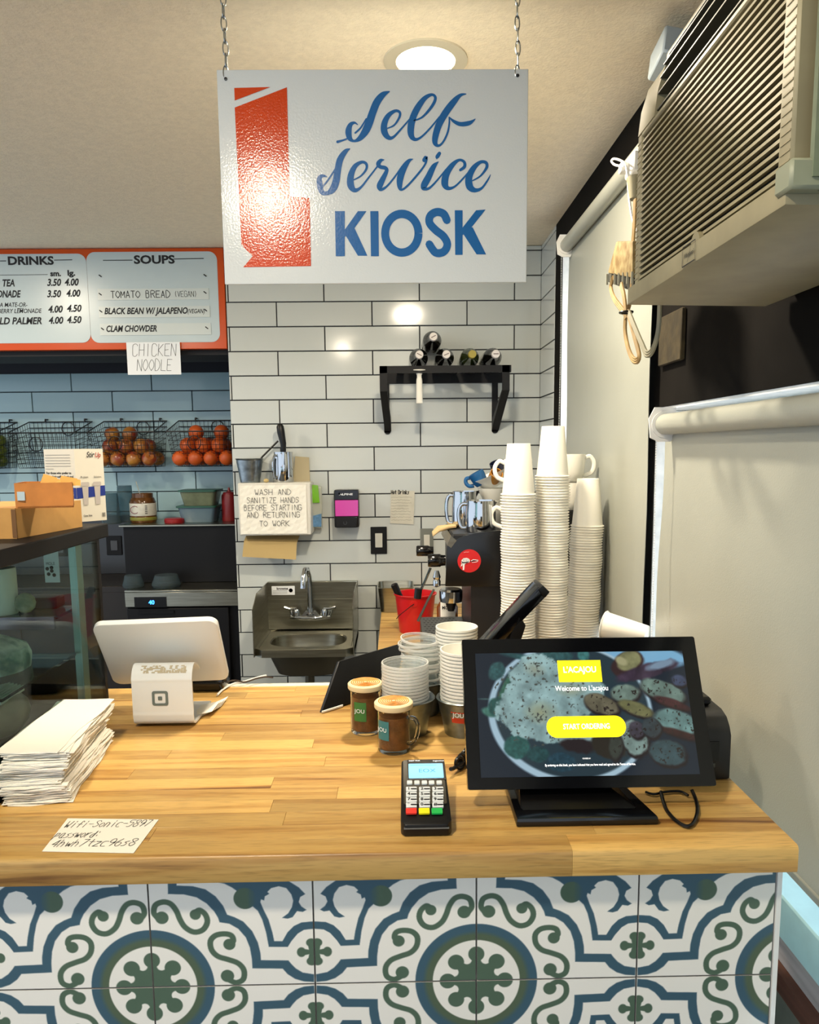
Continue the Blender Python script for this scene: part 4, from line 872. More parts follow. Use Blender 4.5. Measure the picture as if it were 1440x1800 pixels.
m = MB(); q = to_pl(FP, 262, 1062); m.text(FP, q[0], q[1], '40', .026, .0035, bold=.03); obj('digits', m, mat('blue_led', '#2b7bff', emit=6), dsp)
bs = thing('black_cabinet', 'tall black panelled equipment with stainless top behind the fridge', 'cabinet', (-1.02, 3.7, .936)); obj('front_panel', MB().box(-1.305, fx1, 3.60, 3.925, .937, 1.205), PB, bs); obj('steel_top', MB().box(-1.32, fx1, 3.58, 3.935, 1.206, 1.216, c=.002), STEEL, bs)
solo('dark_cabinet', MB().box(-2.3, -1.26, 3.55, 3.93, 0, .93, c=.003).box(-2.29, -1.8, 3.545, 3.55, .1, .9).box(-1.78, -1.27, 3.545, 3.55, .1, .9), mat('dark_brown_cabinet', '#181310', rough=.5), 'dark brown low cabinet left of the fridge', 'cabinet')
solo('dark_splash_panel', MB().box(-2.4, -1.32, YR-.03, YR-.004, .93, 1.235, c=.002), T_DARK, 'charcoal splash panel on the recess wall left of the black equipment', 'panel')
bpy.data.objects['dark_splash_panel'].name = 'splash_panel'
plate(188, 942, 213, 976, YR-.031, 'black switch plate at the right end of the charcoal splash panel', mr_=mat('dull_rocker', '#42454a', rough=.5)); plate(70, 952, 117, 978, YR-.031, 'double black switch plate on the charcoal splash panel behind the display case', mr_=mat('dull_rocker', '#42454a', rough=.5), n=2)
SZ = 1.2165
c = PZ(252, 922, SZ); c = Vector((PY(252, 900, 3.72).x, 3.72, SZ))
jr = thing('spread_jar', 'glass jar of brown nut spread with a white label and no lid', 'jar', c)
obj('glass', MB().lathe([(1e-4, 0), (.058, 0), (.062, .006), (.062, .10), (.055, .118), (.05, .122), (.05, .142), (.048, .142), (.048, .122), (1e-4, .12)], 28, c), mat('jar_brown_glass', '#5c3c1e', rough=.1, var=.3, vscale=30), jr)
obj('label', MB().lathe([(.0626, .035), (.0632, .036), (.0632, .094), (.0626, .095)], 28, c), mat('jar_label', '#c9c8bc', rough=.5, var=.06, vscale=60), jr)
obj('contents_ring', MB().lathe([(.0622, .012), (.0634, .014), (.0634, .026), (.0622, .028)], 28, c), mat('olive_print', '#7c7b2e', rough=.5), jr)
lp = Pl((c.x-.02, c.y-.0605, c.z+.065)); m = MB(); m.stroke(lp, [(.02*math.cos(a*PI/8), .018*math.sin(a*PI/8)) for a in range(17)], .003, .002); obj('label_logo', m, mat('maroon', '#6e2434', rough=.5), jr)
m = MB(); [m.stroke(lp, [(.028+.0, .018-k*.009), (.028+.03, .018-k*.009)], .003, -.0035) for k in range(5)]; obj('label_print', m, INK, jr)
obj('knife', MB().tube([(c.x-.01, c.y, c.z+.13), (c.x-.028, c.y, c.z+.2)], .0022, 5), STEEL, jr)
def deli(px, z, w_, h, y, m_, lid, lab, ml):
    x = PY(px, 900, y).x; t = thing('food_container', lab, 'container', (x, y, z), group='food containers on the steel top'); n = 8
    lo = [(x+a, y+b, z) for a, b in rrect(-w_*.42, w_*.42, -.06, .06, .02, 3)]; hi = [(x+a, y+b, z+h) for a, b in rrect(-w_*.5, w_*.5, -.075, .075, .02, 3)]
    obj('tub', MB().hexa(lo, hi), m_, t); P = Pl((x, y, z+h), (1, 0, 0), (0, 1, 0)); obj('lid', MB().prism(rrect(-w_*.54, w_*.54, -.082, .082, .02, 3), P, 0, .008), ml, t); return t
GL_ = mat('green_lid', '#1d5040', rough=.4); deli(352, SZ, .185, .072, 3.74, mat('cloudy_blue_tub', '#5d7482', rough=.25), 1, 'lower translucent bluish tub with a dark green lid', GL_); deli(355, SZ+.0805, .175, .068, 3.74, mat('cloudy_green_tub', '#68705a', rough=.25, var=.15), 1, 'upper translucent tub of green food with a green lid', GL_)
x = PY(404, 900, 3.74).x; t = thing('squeeze_bottle', 'red squeeze bottle at the right end of the steel top', 'bottle', (x, 3.74, SZ)); obj('body', MB().lathe([(1e-4, 0), (.036, 0), (.038, .006), (.037, .12), (.034, .132), (1e-4, .134)], 24, (x, 3.74, SZ)), mat('ketchup_red', '#7e1f22', rough=.35), t); obj('nozzle', MB().lathe([(.03, .13), (.03, .14), (.008, .146), (.004, .165), (1e-4, .165)], 16, (x, 3.74, SZ)), MATS['ketchup_red'], t)
x = PY(305, 918, 3.66).x; solo('red_lid', MB().lathe([(1e-4, 0), (.046, 0), (.048, .004), (.048, .018), (.044, .022), (1e-4, .022)], 28, (x, 3.68, SZ)), mat('red_lid', '#8e1a20', rough=.4), 'red jar lid lying on the steel top by the jar', 'lid')
CB_ = mat('smoky_cup', '#9fb4bb', rough=.08, trans=.9, ior=1.1)
for k, (px, h, lab) in enumerate(((201, .15, 'clear plastic cup, leftmost beside the white coffee box'), (213, .18, 'taller clear upturned cup beside the nut spread jar'))):
    x = PY(px, 900, 3.7).x; solo('plastic_cup', MB().lathe([(.046, 0), (.044, .004), (.034, h), (1e-4, h), (1e-4, h-.002), (.033, h-.002), (.042, .004), (.044, 0)], 24, (x+.004*k, 3.66+.09*k, SZ)), CB_, lab, 'cup', group='clear cups on the steel top')
for px, w_, lab in ((236, .045, 'small clear plastic tub on the fridge worktop, at the left'), (294, .062, 'wide clear plastic tub on the fridge worktop, at the middle')):
    x = PY(px, 1030, 3.5).x; solo('clear_tub', MB().lathe([(w_, 0), (w_*1.08, .012), (w_*.9, .04), (w_*.82, .055), (1e-4, .055), (1e-4, .053), (w_*.8, .053), (w_*1.04, .012), (w_*.97, 0)], 28, (x, 3.49, .936)), CB_, lab, 'container', group='clear tubs on the fridge')
# ---------------------------------------------------------------- display case at the left
def hit(pl, px, py):            # pixel ray onto any plane -> its (x, y)
    r = ray(px, py); t = (pl.o-CAM).dot(pl.N)/r.dot(pl.N); p = CAM+r*t-pl.o; return (p.dot(pl.U), p.dot(pl.V))
def quad3(mb, pts, off): mb.hexa([Vector(p) for p in pts], [Vector(p)+Vector(off) for p in pts]); return mb
KX0, KX1, KY0, KY1, KZ0, KZ1 = -1.28, -.58, .975, 1.455, 1.0505, 1.4135
dc = thing('display_case', 'glass sided display case with a black top at the left end of the counter', 'display case', (-.93, 1.2, KZ0))
TEAL = mat('case_glass', '#cfe6e0', rough=.01, trans=1, ior=1.12)
obj('top', MB().box(KX0, KX1+.003, KY0-.09, KY1+.055, KZ1-.027, KZ1, c=.002), BLACKM, dc); obj('base', MB().box(KX0, KX1, KY0, KY1, KZ0, KZ0+.012), BLACKM, dc)
obj('side_glass', MB().box(KX1-.005, KX1, KY0, KY1, KZ0+.012, KZ1-.027), TEAL, dc); obj('front_glass', MB().box(KX0, KX1-.006, KY0, KY0+.004, KZ0+.012, KZ1-.027), TEAL, dc)
obj('rear_post', MB().box(KX1-.016, KX1-.001, KY1-.095, KY1-.07, KZ0+.012, KZ1-.027), mat('aluminium', '#8fa39c', rough=.35, metal=.7), dc)
obj('rear_frame', MB().box(KX0, KX1, KY1, KY1+.012, KZ0, KZ0+.10).box(KX1-.012, KX1, KY1, KY1+.012, KZ0+.10, KZ1-.027), BLACKM, dc); obj('lower_shelf', MB().box(KX0+.01, KX1-.012, KY0+.12, KY1-.1, 1.186, 1.191), TEAL, dc); obj('upper_shelf', MB().box(KX0+.01, KX1-.035, 1.335, 1.44, 1.258, 1.263), TEAL, dc)
obj('shelf_edge', MB().box(KX0+.01, KX1-.035, 1.328, 1.334, 1.242, 1.264), mat('case_metal', '#8a7480', rough=.3, metal=.8), dc)
def P_(px, py, y): return PY(px, py, y)
c = P_(22, 1120, 1.27); 
sc = MB(); rs = random.Random(3); 
cake = MB(); cx, cy, cz = c.x-.03, 1.255, 1.1915; ring_ = []
for j, (s_, h_) in enumerate(((1, 0), (1.02, .018), (.95, .032), (.7, .042), (.35, .05), (.02, .052))):
    ring_.append([(cx+.055*s_*math.cos(a*PI/14)*(1+.06*rs.random()), cy+.065*s_*math.sin(a*PI/14)*(1+.06*rs.random()), cz+h_*(1+.1*rs.random())) for a in range(28)])
for l in ring_: cake.v += l
for j in range(5):
    for k in range(28): cake.f.append((j*28+k, j*28+(k+1) % 28, (j+1)*28+(k+1) % 28, (j+1)*28+k)); cake.m.append(0)
cake.f.append(tuple(range(28))[::-1]); cake.m.append(0)
solo('loaf_cake', cake, mat('dusted_cake', '#b9c4be', rough=.8, col2='#3f6660', vscale=30, bump=1, bscale=60), 'sugar dusted cake under film on the lower shelf of the display case', 'cake')
def rbox(name, x0, x1, y0, y1, z0_, h, m_, lab, cat, b=.003): return solo(name, MB().box(x0, x1, y0, y1, z0_, z0_+h, c=b), m_, lab, cat)
c = P_(60, 1070, 1.38); rbox('pastry_box', -.86, -.64, 1.395, 1.435, 1.2635, .022, mat('maroon_card', '#4b1f2c', rough=.5), 'long maroon box at the back of the display case', 'box')
c = P_(12, 1040, 1.365); solo('paper_roll', MB().lathe([(.008, 0), (.026, 0), (.027, .004), (.027, .08), (.026, .084), (.008, .084)], 24, (c.x-.012, 1.365, 1.2635)), PAPER, 'white paper roll standing inside the display case at the left edge', 'roll')
c = P_(33, 1035, 1.365); solo('crumpled_bag', MB().sphere((c.x+.008, 1.365, 1.2635+.019), .019, 12, (1.0, .8, 1)), mat('crumpled_paper', '#a9a88c', rough=.8, bump=1, bscale=80, var=.25, vscale=60), 'crumpled paper bag beside the paper roll in the display case', 'bag')
c = P_(32, 1262, 1.30); 
lf = thing('bread_loaf', 'brown bread loaf in a bag with a striped end, low in the display case', 'bread', (c.x-.02, 1.28, KZ0+.0125))
obj('loaf', MB().sphere((c.x-.02, 1.28, KZ0+.0125+.04), .04, 16, (1.05, 1.6, 1)), mat('bread_bag', '#6f6750', rough=.35, var=.25, vscale=25, bump=.5, bscale=30), lf)
st_ = MB()
for k in range(9): st_.box(c.x-.048+k*.006, c.x-.045+k*.006, 1.24, 1.32, KZ0+.088-abs(k-4)*.0014, KZ0+.095-abs(k-4)*.0014)
obj('striped_end', st_, mat('stripe_white', '#c9c9bd', rough=.6), lf, kind='stuff')
c = P_(30, 1170, 1.2); solo('parchment_box', MB().box(KX0+.1, -.75, 1.14, 1.36, KZ0+.013, KZ0+.10, c=.01), mat('teal_dim_box', '#37524d', rough=.5, var=.3, vscale=8), 'dim greenish covered tray on the floor of the display case', 'tray')
cw = P_(88, 983, 1.40); cb_ = P_(88, 1024, 1.40); cp = Pl((cw.x-.012, 1.40, cb_.z)); ms = thing('hanging_card', 'small white card with dark round pictures hanging at the back of the display case', 'card', (cw.x, 1.4, cb_.z))
obj('card', MB().box(cw.x-.0135, cw.x+.0135, 1.4, 1.4012, cb_.z, KZ1-.0272), PAPERB, ms); m = MB(); m.text(cp, .002, .033, 'MOLE', .008, .0006, fit=.016)
for a, b in ((.004, .026), (.012, .022), (.006, .016), (.016, .014), (.012, .028)): m.lathe([(1e-4, 0), (.0035, 0)], 10, cp(a, b, .0006), Matrix.Rotation(PI/2, 3, 'X'))
obj('print', m, mat('plum_print', '#4a3a45', rough=.7), ms)
# boxes on top of the case
TZC = KZ1+.0005
def on_top(px, py): return PZ(px, py, TZC)
a, b_ = on_top(30, 947), on_top(145, 926); h = PY(30, 893, a.y).z-TZC; hb_ = h*1.0
lft = a+Vector((-.20, -.012, 0)); bl_ = b_+Vector((-.20, -.012, 0))
cbx = thing('cardboard_box', 'flat brown cardboard box on the black top of the display case', 'box', (a+b_+lft+bl_)/4)
obj('carton', MB().hexa([a, b_, bl_, lft], [p+Vector((0, 0, h)) for p in (a, b_, bl_, lft)]), CARD, cbx)
n_ = Vector((.0015, 0, 0)); obj('tape_seam', MB().hexa([lft.lerp(a, .96)+Vector((.002, -.001, .002)), a+Vector((.001, -.0012, .002)), a+Vector((.001, -.0012, h-.002)), lft.lerp(a, .96)+Vector((.002, -.001, h-.002))], [lft.lerp(a, .96)+Vector((.002, .0, .002)), a+Vector((.001, .0, .002)), a+Vector((.001, 0, h-.002)), lft.lerp(a, .96)+Vector((.002, 0, h-.002))]), mat('dark_card_edge', '#6b4c2c', rough=.8), cbx)
zt_ = TZC+h+.0005; p0 = PZ(28, 880, zt_) if False else PY(26, 876, 1.22)
tb = thing('torn_box', 'orange brown torn open box on the cardboard box, coffee cups box behind', 'box', (PY(78, 880, 1.24).x, 1.26, zt_))
tb['label'] = 'small orange brown torn open box standing on the flat cardboard box'
xa, xb2 = PY(26, 870, 1.22).x, PY(127, 870, 1.22).x; ht = PY(78, 849, 1.22).z-zt_
OB = mat('orange_card', '#b97634', rough=.7, var=.12, vscale=30)
Q4 = [Vector((PY(px, 870, yy).x, yy, zt_)) for px, yy in ((26, 1.22), (128, 1.235), (129.5, 1.305), (44, 1.295))]; ob = MB(); up_ = Vector((0, 0, ht)); cen_ = sum(Q4, Vector())/4
for i in range(4):
    a, b = Q4[i], Q4[(i+1) % 4]; n4 = (cen_-(a+b)/2).normalized()*.003; ob.hexa([a, b, b+n4, a+n4], [p+up_ for p in (a, b, b+n4, a+n4)])
ob.hexa(Q4, [p+Vector((0, 0, .003)) for p in Q4]); obj('carton', ob, OB, tb)
g = MB(); 
for k, (u, v, w2, hh) in enumerate(((.28, .3, .03, .014), (.5, .55, .035, .010), (.72, .35, .02, .006), (.45, .15, .02, .008))): g.add([(xa+.101*u, 1.226+.06*v, zt_+ht-.006), (xa+.101*u+w2, 1.23+.06*v, zt_+ht-.006), (xa+.101*u+w2*.8, 1.24+.06*v, zt_+ht+hh*.5), (xa+.101*u+.004, 1.236+.06*v, zt_+ht+hh)], [(0, 1, 2, 3)])
obj('torn_flaps', g, mat('yellow_flap', '#d8a455', rough=.8), tb, smooth='flat'); q = PY(37, 871, 1.219); obj('sticker', MB().box(q.x-.006, q.x+.006, 1.2185, 1.2195, q.z-.008, q.z+.006), mat('pale_sticker', '#a9bcc4', rough=.6), tb)
wc = on_top(145, 917); wb = PY(137, 790, wc.y); wr_ = on_top(186, 909); L3 = PZ(84, 915, TZC); L3 = Vector((PY(84, 900, wc.y+.02).x, wc.y+.02, TZC)); fc_ = Vector((PY(137, 900, wc.y-.01).x, wc.y-.01, TZC)); rc_ = Vector((PY(187, 900, wc.y+.035).x, wc.y+.035, TZC)); hB = PY(137, 789, fc_.y).z-TZC
bk_ = L3+(rc_-fc_)
wbx = thing('coffee_stopper_box', 'tall white printed carton with a blue band, behind the small orange brown box', 'box', (fc_+bk_)/2); wbx.name = 'printed_carton'
obj('carton', MB().hexa([L3, fc_, rc_, bk_], [p+Vector((0, 0, hB)) for p in (L3, fc_, rc_, bk_)]), mat('carton_white', '#dcd9cb', rough=.5), wbx)
PA = Pl(L3, fc_-L3); PB2 = Pl(fc_, rc_-fc_); wA = (fc_-L3).length; wB = (rc_-fc_).length
m = MB(); m.flat(PA, [(0, .062), (wA, .058), (wA, .072), (0, .077)][:4], .0006) if False else m.flat(PA, [(0, hB*.34), (wA, hB*.32), (wA, hB*.47), (0, hB*.49)], .0005); m.flat(PB2, [(0, hB*.32), (wB, hB*.35), (wB, hB*.49), (0, hB*.47)], .0005); obj('blue_band', m, mat('royal_blue_print', '#1c3287', rough=.5), wbx, smooth='flat')
m = MB(); m.text(PA, .004, hB*.66, 'For those who prefer to', .006, .0009, bold=.03, fit=wA*.82); m.text(PA, .004, hB*.61, 'keep their coffee fresh and', .006, .0009, bold=.03, fit=wA*.88); m.text(PA, .004, hB*.565, 'in the cup!', .006, .0009, bold=.03, fit=wA*.4)
m.text(PB2, wB*.16, hB*.60, 'Problem.', .006, .0009, fit=wB*.27); m.text(PB2, wB*.62, hB*.60, 'Solution.', .006, .0009, fit=wB*.27); m.text(PB2, wB*.4, hB*.885, 'Stir', .016, .0009, shear=.3, bold=.01, fit=wB*.28)
for k in range(6): m.flat(PB2, [(wB*(.84+.02*k), hB*.05), (wB*(.85+.02*k), hB*.05), (wB*(.85+.02*k), hB*.11), (wB*(.84+.02*k), hB*.11)], .0009)
m.text(PB2, wB*.18, hB*.07, 'One Size', .005, .0009, bold=.02, fit=wB*.3); obj('black_print', m, INK, wbx)
m = MB(); m.text(PB2, wB*.69, hB*.885, 'Up', .014, .0009, shear=.3, bold=.01, fit=wB*.2); obj('red_print', m, mat('red_print', '#b3352c', rough=.5), wbx)
m = MB(); m.text(PA, wA*.62, hB*.37, 'olist', .011, .0012, bold=.03, fit=wA*.3); obj('white_print', m, PAPERB, wbx)
m = MB()
for k in range(6): m.stroke(PA, [(.004, hB*(.92-.038*k)), (wA*(.86 if k < 5 else .3), hB*(.92-.038*k))], .0012, .0009)
obj('grey_print', m, mat('grey_print2', '#a8a7a0', rough=.6), wbx)
for u in (.30, .72):
    m = MB(); m.flat(PB2, [(wB*(u-.11), hB*.50), (wB*(u-.075), hB*.23), (wB*(u+.075), hB*.23), (wB*(u+.11), hB*.50)], .0010); m.flat(PB2, rrect(wB*(u-.14), wB*(u+.14), hB*.49, hB*.545, .002, 3), .0014); o = obj('cup_picture', m, mat('cup_print', '#b9b3ad', rough=.5), wbx, smooth='flat')
# ---------------------------------------------------------------- napkins
NP = thing('napkin_tmp', 'x', 'x'); bpy.data.objects.remove(NP)
rz_n = math.atan2(.035, .253)*.75; nw, nl = .090, .235; cn0 = PZ(122, 1412, ZT); ctr = cn0+Matrix.Rotation(rz_n, 3, 'Z')@Vector((-nw/2, nl/2, 0))
NAPK = mat('napkin_paper', '#efece2', rough=.9, bump=.2, bscale=250); vmesh = []
for q in range(5):
    g = MB(); nx, ny = 5, 8; rq = random.Random(q); a1, a2, a3 = rq.random()*6, rq.random()*6, rq.uniform(.3, 1)
    for top in (0, 1):
        for j in range(ny+1):
            for i in range(nx+1):
                u, v = i/nx, j/ny; z = .0006*math.sin(u*5+a1)*a3+.0007*math.sin(v*7+a2)+.0004*math.sin(u*9+v*11+a1); e_ = .003*math.sin(v*9+a1)*(1 if i in (0, nx) else 0)
                g.v.append(((u-.5)*nw+e_, (v-.5)*nl+.002*math.sin(u*7+a2), z+top*.0011))
    o_ = (nx+1)*(ny+1)
    for j in range(ny):
        for i in range(nx): k = j*(nx+1)+i; g.f += [(k, k+nx+1, k+nx+2, k+1), (o_+k, o_+k+1, o_+k+nx+2, o_+k+nx+1)]; g.m += [0, 0]
    edge = [i for i in range(nx)]+[nx+j*(nx+1) for j in range(ny)]+[ny*(nx+1)+nx-i for i in range(nx)]+[(ny-j)*(nx+1) for j in range(ny)]
    for a, b in zip(edge, edge[1:]+edge[:1]): g.f.append((a, b, b+o_, a+o_)); g.m.append(0)
    me = bpy.data.meshes.new('napkin'); me.from_pydata(g.v, [], g.f); me.materials.append(NAPK); me.shade_smooth(); me.set_sharp_from_angle(angle=1); vmesh.append(me)
nn = 54; hN = PY(118, 1318, 1.05).z-ZT; sx = sy_ = 0
for k in range(nn):
    o = bpy.data.objects.new('napkin', random.choice(vmesh)); COL.objects.link(o); sx += random.uniform(-.0012, .0012)-sx*.05
    jx = -.010 if 18 < k < 36 else 0; big = 1 if k in (14, 32, 44, 45, 50) else .35
    o.location = ctr+Vector((sx+jx+random.uniform(-.002, .002)*big, random.uniform(-.004, .004)*big+.004*math.sin(k*.3), .0012+k*hN/nn)); o.rotation_euler = (random.uniform(-.004, .004), 0, rz_n+random.uniform(-.03, .03)*big*2+(0 if k < 40 else -.02*(k-40)/10)+(PI if random.random() < .5 else 0))
    o['label'] = 'white paper napkin inside the tall napkin stack beside the display case'; o['category'] = 'napkin'; o['group'] = 'napkins in the stack'
o['label'] = 'topmost white paper napkin of the stack beside the display case'
o.rotation_euler.z = rz_n-.10
# ---------------------------------------------------------------- wifi note
cs = [PZ(x, y, ZT+.0006) for x, y in ((74, 1497), (235, 1500), (279, 1441), (119, 1439))]
wn = thing('wifi_note', 'white paper note with handwritten wifi name and password taped to the counter', 'note', sum(cs, Vector())/4)
obj('sheet', MB().hexa(cs, [p+Vector((0, 0, .0005)) for p in cs]), PAPER, wn); WP = Pl(cs[0]+Vector((0, 0, .0007)), cs[1]-cs[0], Vector((0, 1, 0)))
WP = Pl((0, 0, ZT+.0013), (1, .0, 0), (0, 1, 0)); m = MB()
for s, x0, y0, x1 in (('Wifi-Sonic-5897', 111, 1455, 258), ('password:', 93, 1473, 171), ('4hwh7tzc96s8', 87, 1489, 232)):
    a = hit(WP, x0, y0); b = hit(WP, x1, y0); hand(m, WP, a[0], a[1], s, .0175, .00085, width=b[0]-a[0], slant=.12, h=.0003, jit=.012)
obj('writing', m, INK, wn)
# ---------------------------------------------------------------- white point of sale stand
ps = thing('register_stand', 'white tablet register seen from behind on a curved white stand with grey square emblem', 'register', PZ(288, 1280, ZT))
a, b, c, d_ = PY(158, 1100, 1.365), PY(382, 1091, 1.365), PY(405, 1196, 1.475), PY(199, 1203, 1.475)
TPL = Pl((a+b+c+d_)/4, (b-a).normalized(), ((a-d_)+(b-c)).normalized()); hw = (b-a).length/2*.985; hh = ((a-d_).length+(b-c).length)/4
hwb = (c-d_).length/2
obj('tablet_back', MB().prism(rrect(-hw, hw, -hh, hh, .018, 6), TPL, 0, -.012), mat('register_white', '#dfe3e3', rough=.3), ps, bev=.002)
obj('tablet_glass', MB().prism(rrect(-hw+.004, hw-.004, -hh+.004, hh-.004, .015, 6), TPL, -.0121, -.014), BLACKG, ps)
yF = PZ(288, 1280, ZT).y; xL, xR2 = PY(235, 1275, yF).x, PY(341, 1275, yF).x; zT = PY(288, 1168, yF+.01).z
cen = TPL(0, 0, 0)
pr = catmull([(yF+.13, ZT+.003), (yF+.03, ZT+.003), (yF+.006, ZT+.008), (yF, ZT+.022), (yF, ZT+.032), (yF, ZT+.045), (yF, zT-.045), (yF, zT-.032), (yF, zT-.024), (yF+.006, zT-.010), (yF+.018, zT-.001), (yF+.035, zT-.004), (yF+.058, zT-.02)], 6)
g = MB(); n_ = len(pr)
nor = []
for i in range(n_):
    p, q = pr[max(i-1, 0)], pr[min(i+1, n_-1)]; dx, dy = q[0]-p[0], q[1]-p[1]; l = math.hypot(dx, dy); nor.append((-dy/l, dx/l))
outer = [(x, p, q) for x in (0,) for p, q in pr]; inner = [(p[0]-n2[0]*.004, p[1]-n2[1]*.004) for p, n2 in zip(pr, nor)]
loop = list(pr)+inner[::-1]
N2 = len(loop); g.v = [(xL, p, q) for p, q in loop]+[(xR2, p, q) for p, q in loop]
for i in range(N2): g.f.append((i, (i+1) % N2, (i+1) % N2+N2, i+N2)); g.m.append(0)
for base in (0, N2):
    for i in range(n_-1): f = (base+i, base+i+1, base+N2-2-i, base+N2-1-i); g.f.append(f); g.m.append(0)
obj('curved_stand', g, MATS['register_white'], ps); SQ = Pl((0, min(p[0] for p in pr)-.0002, 0))
cq = to_pl(SQ, 281.5, 1227.5); q = .0145
m = MB(); ro = rrect(cq[0]-q, cq[0]+q, cq[1]-q*.95, cq[1]+q*.95, .004, 4); ri = rrect(cq[0]-q*.68, cq[0]+q*.68, cq[1]-q*.65, cq[1]+q*.65, .0022, 4); k = len(ro)
m.v = [SQ(x, y, .0006) for x, y in ro]+[SQ(x, y, .0006) for x, y in ri]; m.f = [(i, (i+1) % k, (i+1) % k+k, i+k) for i in range(k)]; m.m = [0]*k; m.flat(SQ, rrect(cq[0]-q*.26, cq[0]+q*.26, cq[1]-q*.25, cq[1]+q*.25, .001, 2), .0006)
obj('square_emblem', m, mat('emblem_grey', '#62706e', rough=.5), ps, smooth='flat')
m = MB(); SQ2 = Pl((0, yF+.0055, 0)); rs = random.Random(2)
for k in range(16):
    x = xL+.016+k*.0052
    for i in range(n_-1):
        (ya, za), (yb2, zb2) = pr[i], pr[i+1]
        if zT-.016 < za < zT-.001 and ya < yF+.013 and rs.random() < .6:
            w2 = .0035+rs.random()*.003; dx = rs.uniform(-.001, .001); m.add([(x+dx, ya-.0006, za+.0004), (x+w2, ya-.0006, za+.0004), (x+w2+dx, yb2-.0006, zb2+.0004), (x, yb2-.0006, zb2+.0004)], [(0, 1, 2, 3)])
obj('worn_glue', m, mat('glue_residue', '#b5ab92', rough=.8), ps, smooth='flat', kind='stuff')
q = PZ(345, 1235, ZT); rcp = MB()
for k in range(4):
    a = PZ(338, 1268-k*3, ZT+.0006+k*.0012); b = PZ(388-k*5, 1242+k*3, ZT+.003+k*.003); u = Vector((.004, .05, .004)); rcp.hexa([a, b, b+u, a+u], [p+Vector((0, 0, .0006)) for p in (a, b, b+u, a+u)])
solo('receipts', rcp, PAPER, 'loose white receipts sticking out right of the register stand', 'receipt', kind='stuff')
c = PZ(372, 1222, ZT); solo('charging_dock', MB().box(c.x-.05, c.x+.02, c.y+.02, c.y+.09, ZT+.0004, ZT+.03, c=.008), BLACKG, 'small black card reader puck behind the register stand', 'card reader')
cc_ = MB().tube([PZ(x, y, ZT+.004) for x, y in catmull([(382,1222),(392,1212),(410,1202),(430,1198),(452,1191),(468,1187)], 6)], .0022, 6); solo('white_cable', cc_, WHITE, 'thin white cable running from the register to the back edge of the counter', 'cable')
cc_ = MB().tube([PZ(x, y, ZT+.0085) for x, y in catmull([(388,1204),(410,1196),(430,1199),(450,1193),(466,1190),(480,1191)], 6)], .0018, 6); solo('dark_cable', cc_, mat('brown_cable', '#3a2c22', rough=.5), 'dark thin cable crossing the white cable at the back edge of the counter', 'cable')
# ---------------------------------------------------------------- mugs with labels
def jar(px, py, Y, rl, lidtop, lab, tagc, tagt, ang, hnd):
    c = PZ(px, py, ZT); c = Vector((c.x, c.y+.022, ZT)); t = thing('glass_mug', lab, 'mug', c, group='lidded glass mugs'); H = PY(px, lidtop, c.y).z-ZT; r = .0275
    obj('glass', MB().lathe([(1e-4, 0), (r*.92, 0), (r, .003), (r, H-.014), (r-.002, H-.014), (r-.002, .007), (1e-4, .006)], 32, (c.x, c.y, ZT+.0003)), CLEAR, t)
    obj('contents', MB().lathe([(1e-4, .0075), (r-.0028, .0075), (r-.0028, H-.03), (r-.004, H-.024), (1e-4, H-.022)], 28, (c.x, c.y, ZT)), mat('coffee_grounds', '#83501f', rough=.8, var=.25, vscale=60, bump=.5, bscale=300), t)
    lid = obj('lid', MB().lathe([(1e-4, H-.0105), (rl, H-.0105), (rl+.001, H-.009), (rl+.001, H-.002), (rl-.001, H), (rl-.004, H+.0004), (1e-4, H+.0004)], 36, (c.x, c.y, ZT)), mat('lid_cream', '#d9c9a0', rough=.6), t)
    w_ = MB()
    for k in range(7):
        q = .003+k*.0035; w_.lathe([(q, H+.0004), (q+.0018, H+.0014), (q+.0022, H+.0004)], 30, (c.x, c.y, ZT), closed=True)
    obj('wafer_top', w_, mat('wafer', '#c8893c', rough=.7, var=.2, vscale=120), lid, kind='stuff')
    P = MB(); n = 9
    for i in range(n+1):
        a = ang-.42+.84*i/n; P.v += [(c.x+(r+.0006)*math.sin(a), c.y-(r+.0006)*math.cos(a), ZT+H*.30), (c.x+(r+.0006)*math.sin(a), c.y-(r+.0006)*math.cos(a), ZT+H*.68)]
    P.f = [(2*i, 2*i+2, 2*i+3, 2*i+1) for i in range(n)]; P.m = [0]*n; tg = obj('label_tag', P, mat(tagt, tagc, rough=.5), t, smooth='flat')
    a = ang+.02; tp = Pl((c.x+(r+.0012)*math.sin(a), c.y-(r+.0012)*math.cos(a), ZT+H*.5), (math.cos(a), math.sin(a), 0)); m = MB(); m.text(tp, -.0095, -.002, 'JOU', .010, .0012, bold=.0, fit=.019); obj('tag_print', m, PAPERB, tg)
    if hnd:
        ca, sa = math.cos(hnd), math.sin(hnd); obj('handle', MB().tube([(c.x+ca*p, c.y+sa*p, ZT+z) for p, z in catmull([(r-.001, H*.72), (r+.012, H*.73), (r+.019, H*.6), (r+.017, H*.38), (r+.008, H*.22), (r-.001, H*.2)], 5)], .0035, 8), CLEAR, t)
jar(643, 1293, 0, .0305, 1199, 'glass mug of brown grounds with a green label, next to the black tablet', '#2f6a2a', 'green_tag', -.35, None)
jar(693, 1327, 0, .0315, 1232, 'glass mug of brown grounds with a teal label and visible handle, front of the pair', '#2f6f73', 'teal_tag', -.72, -.55)
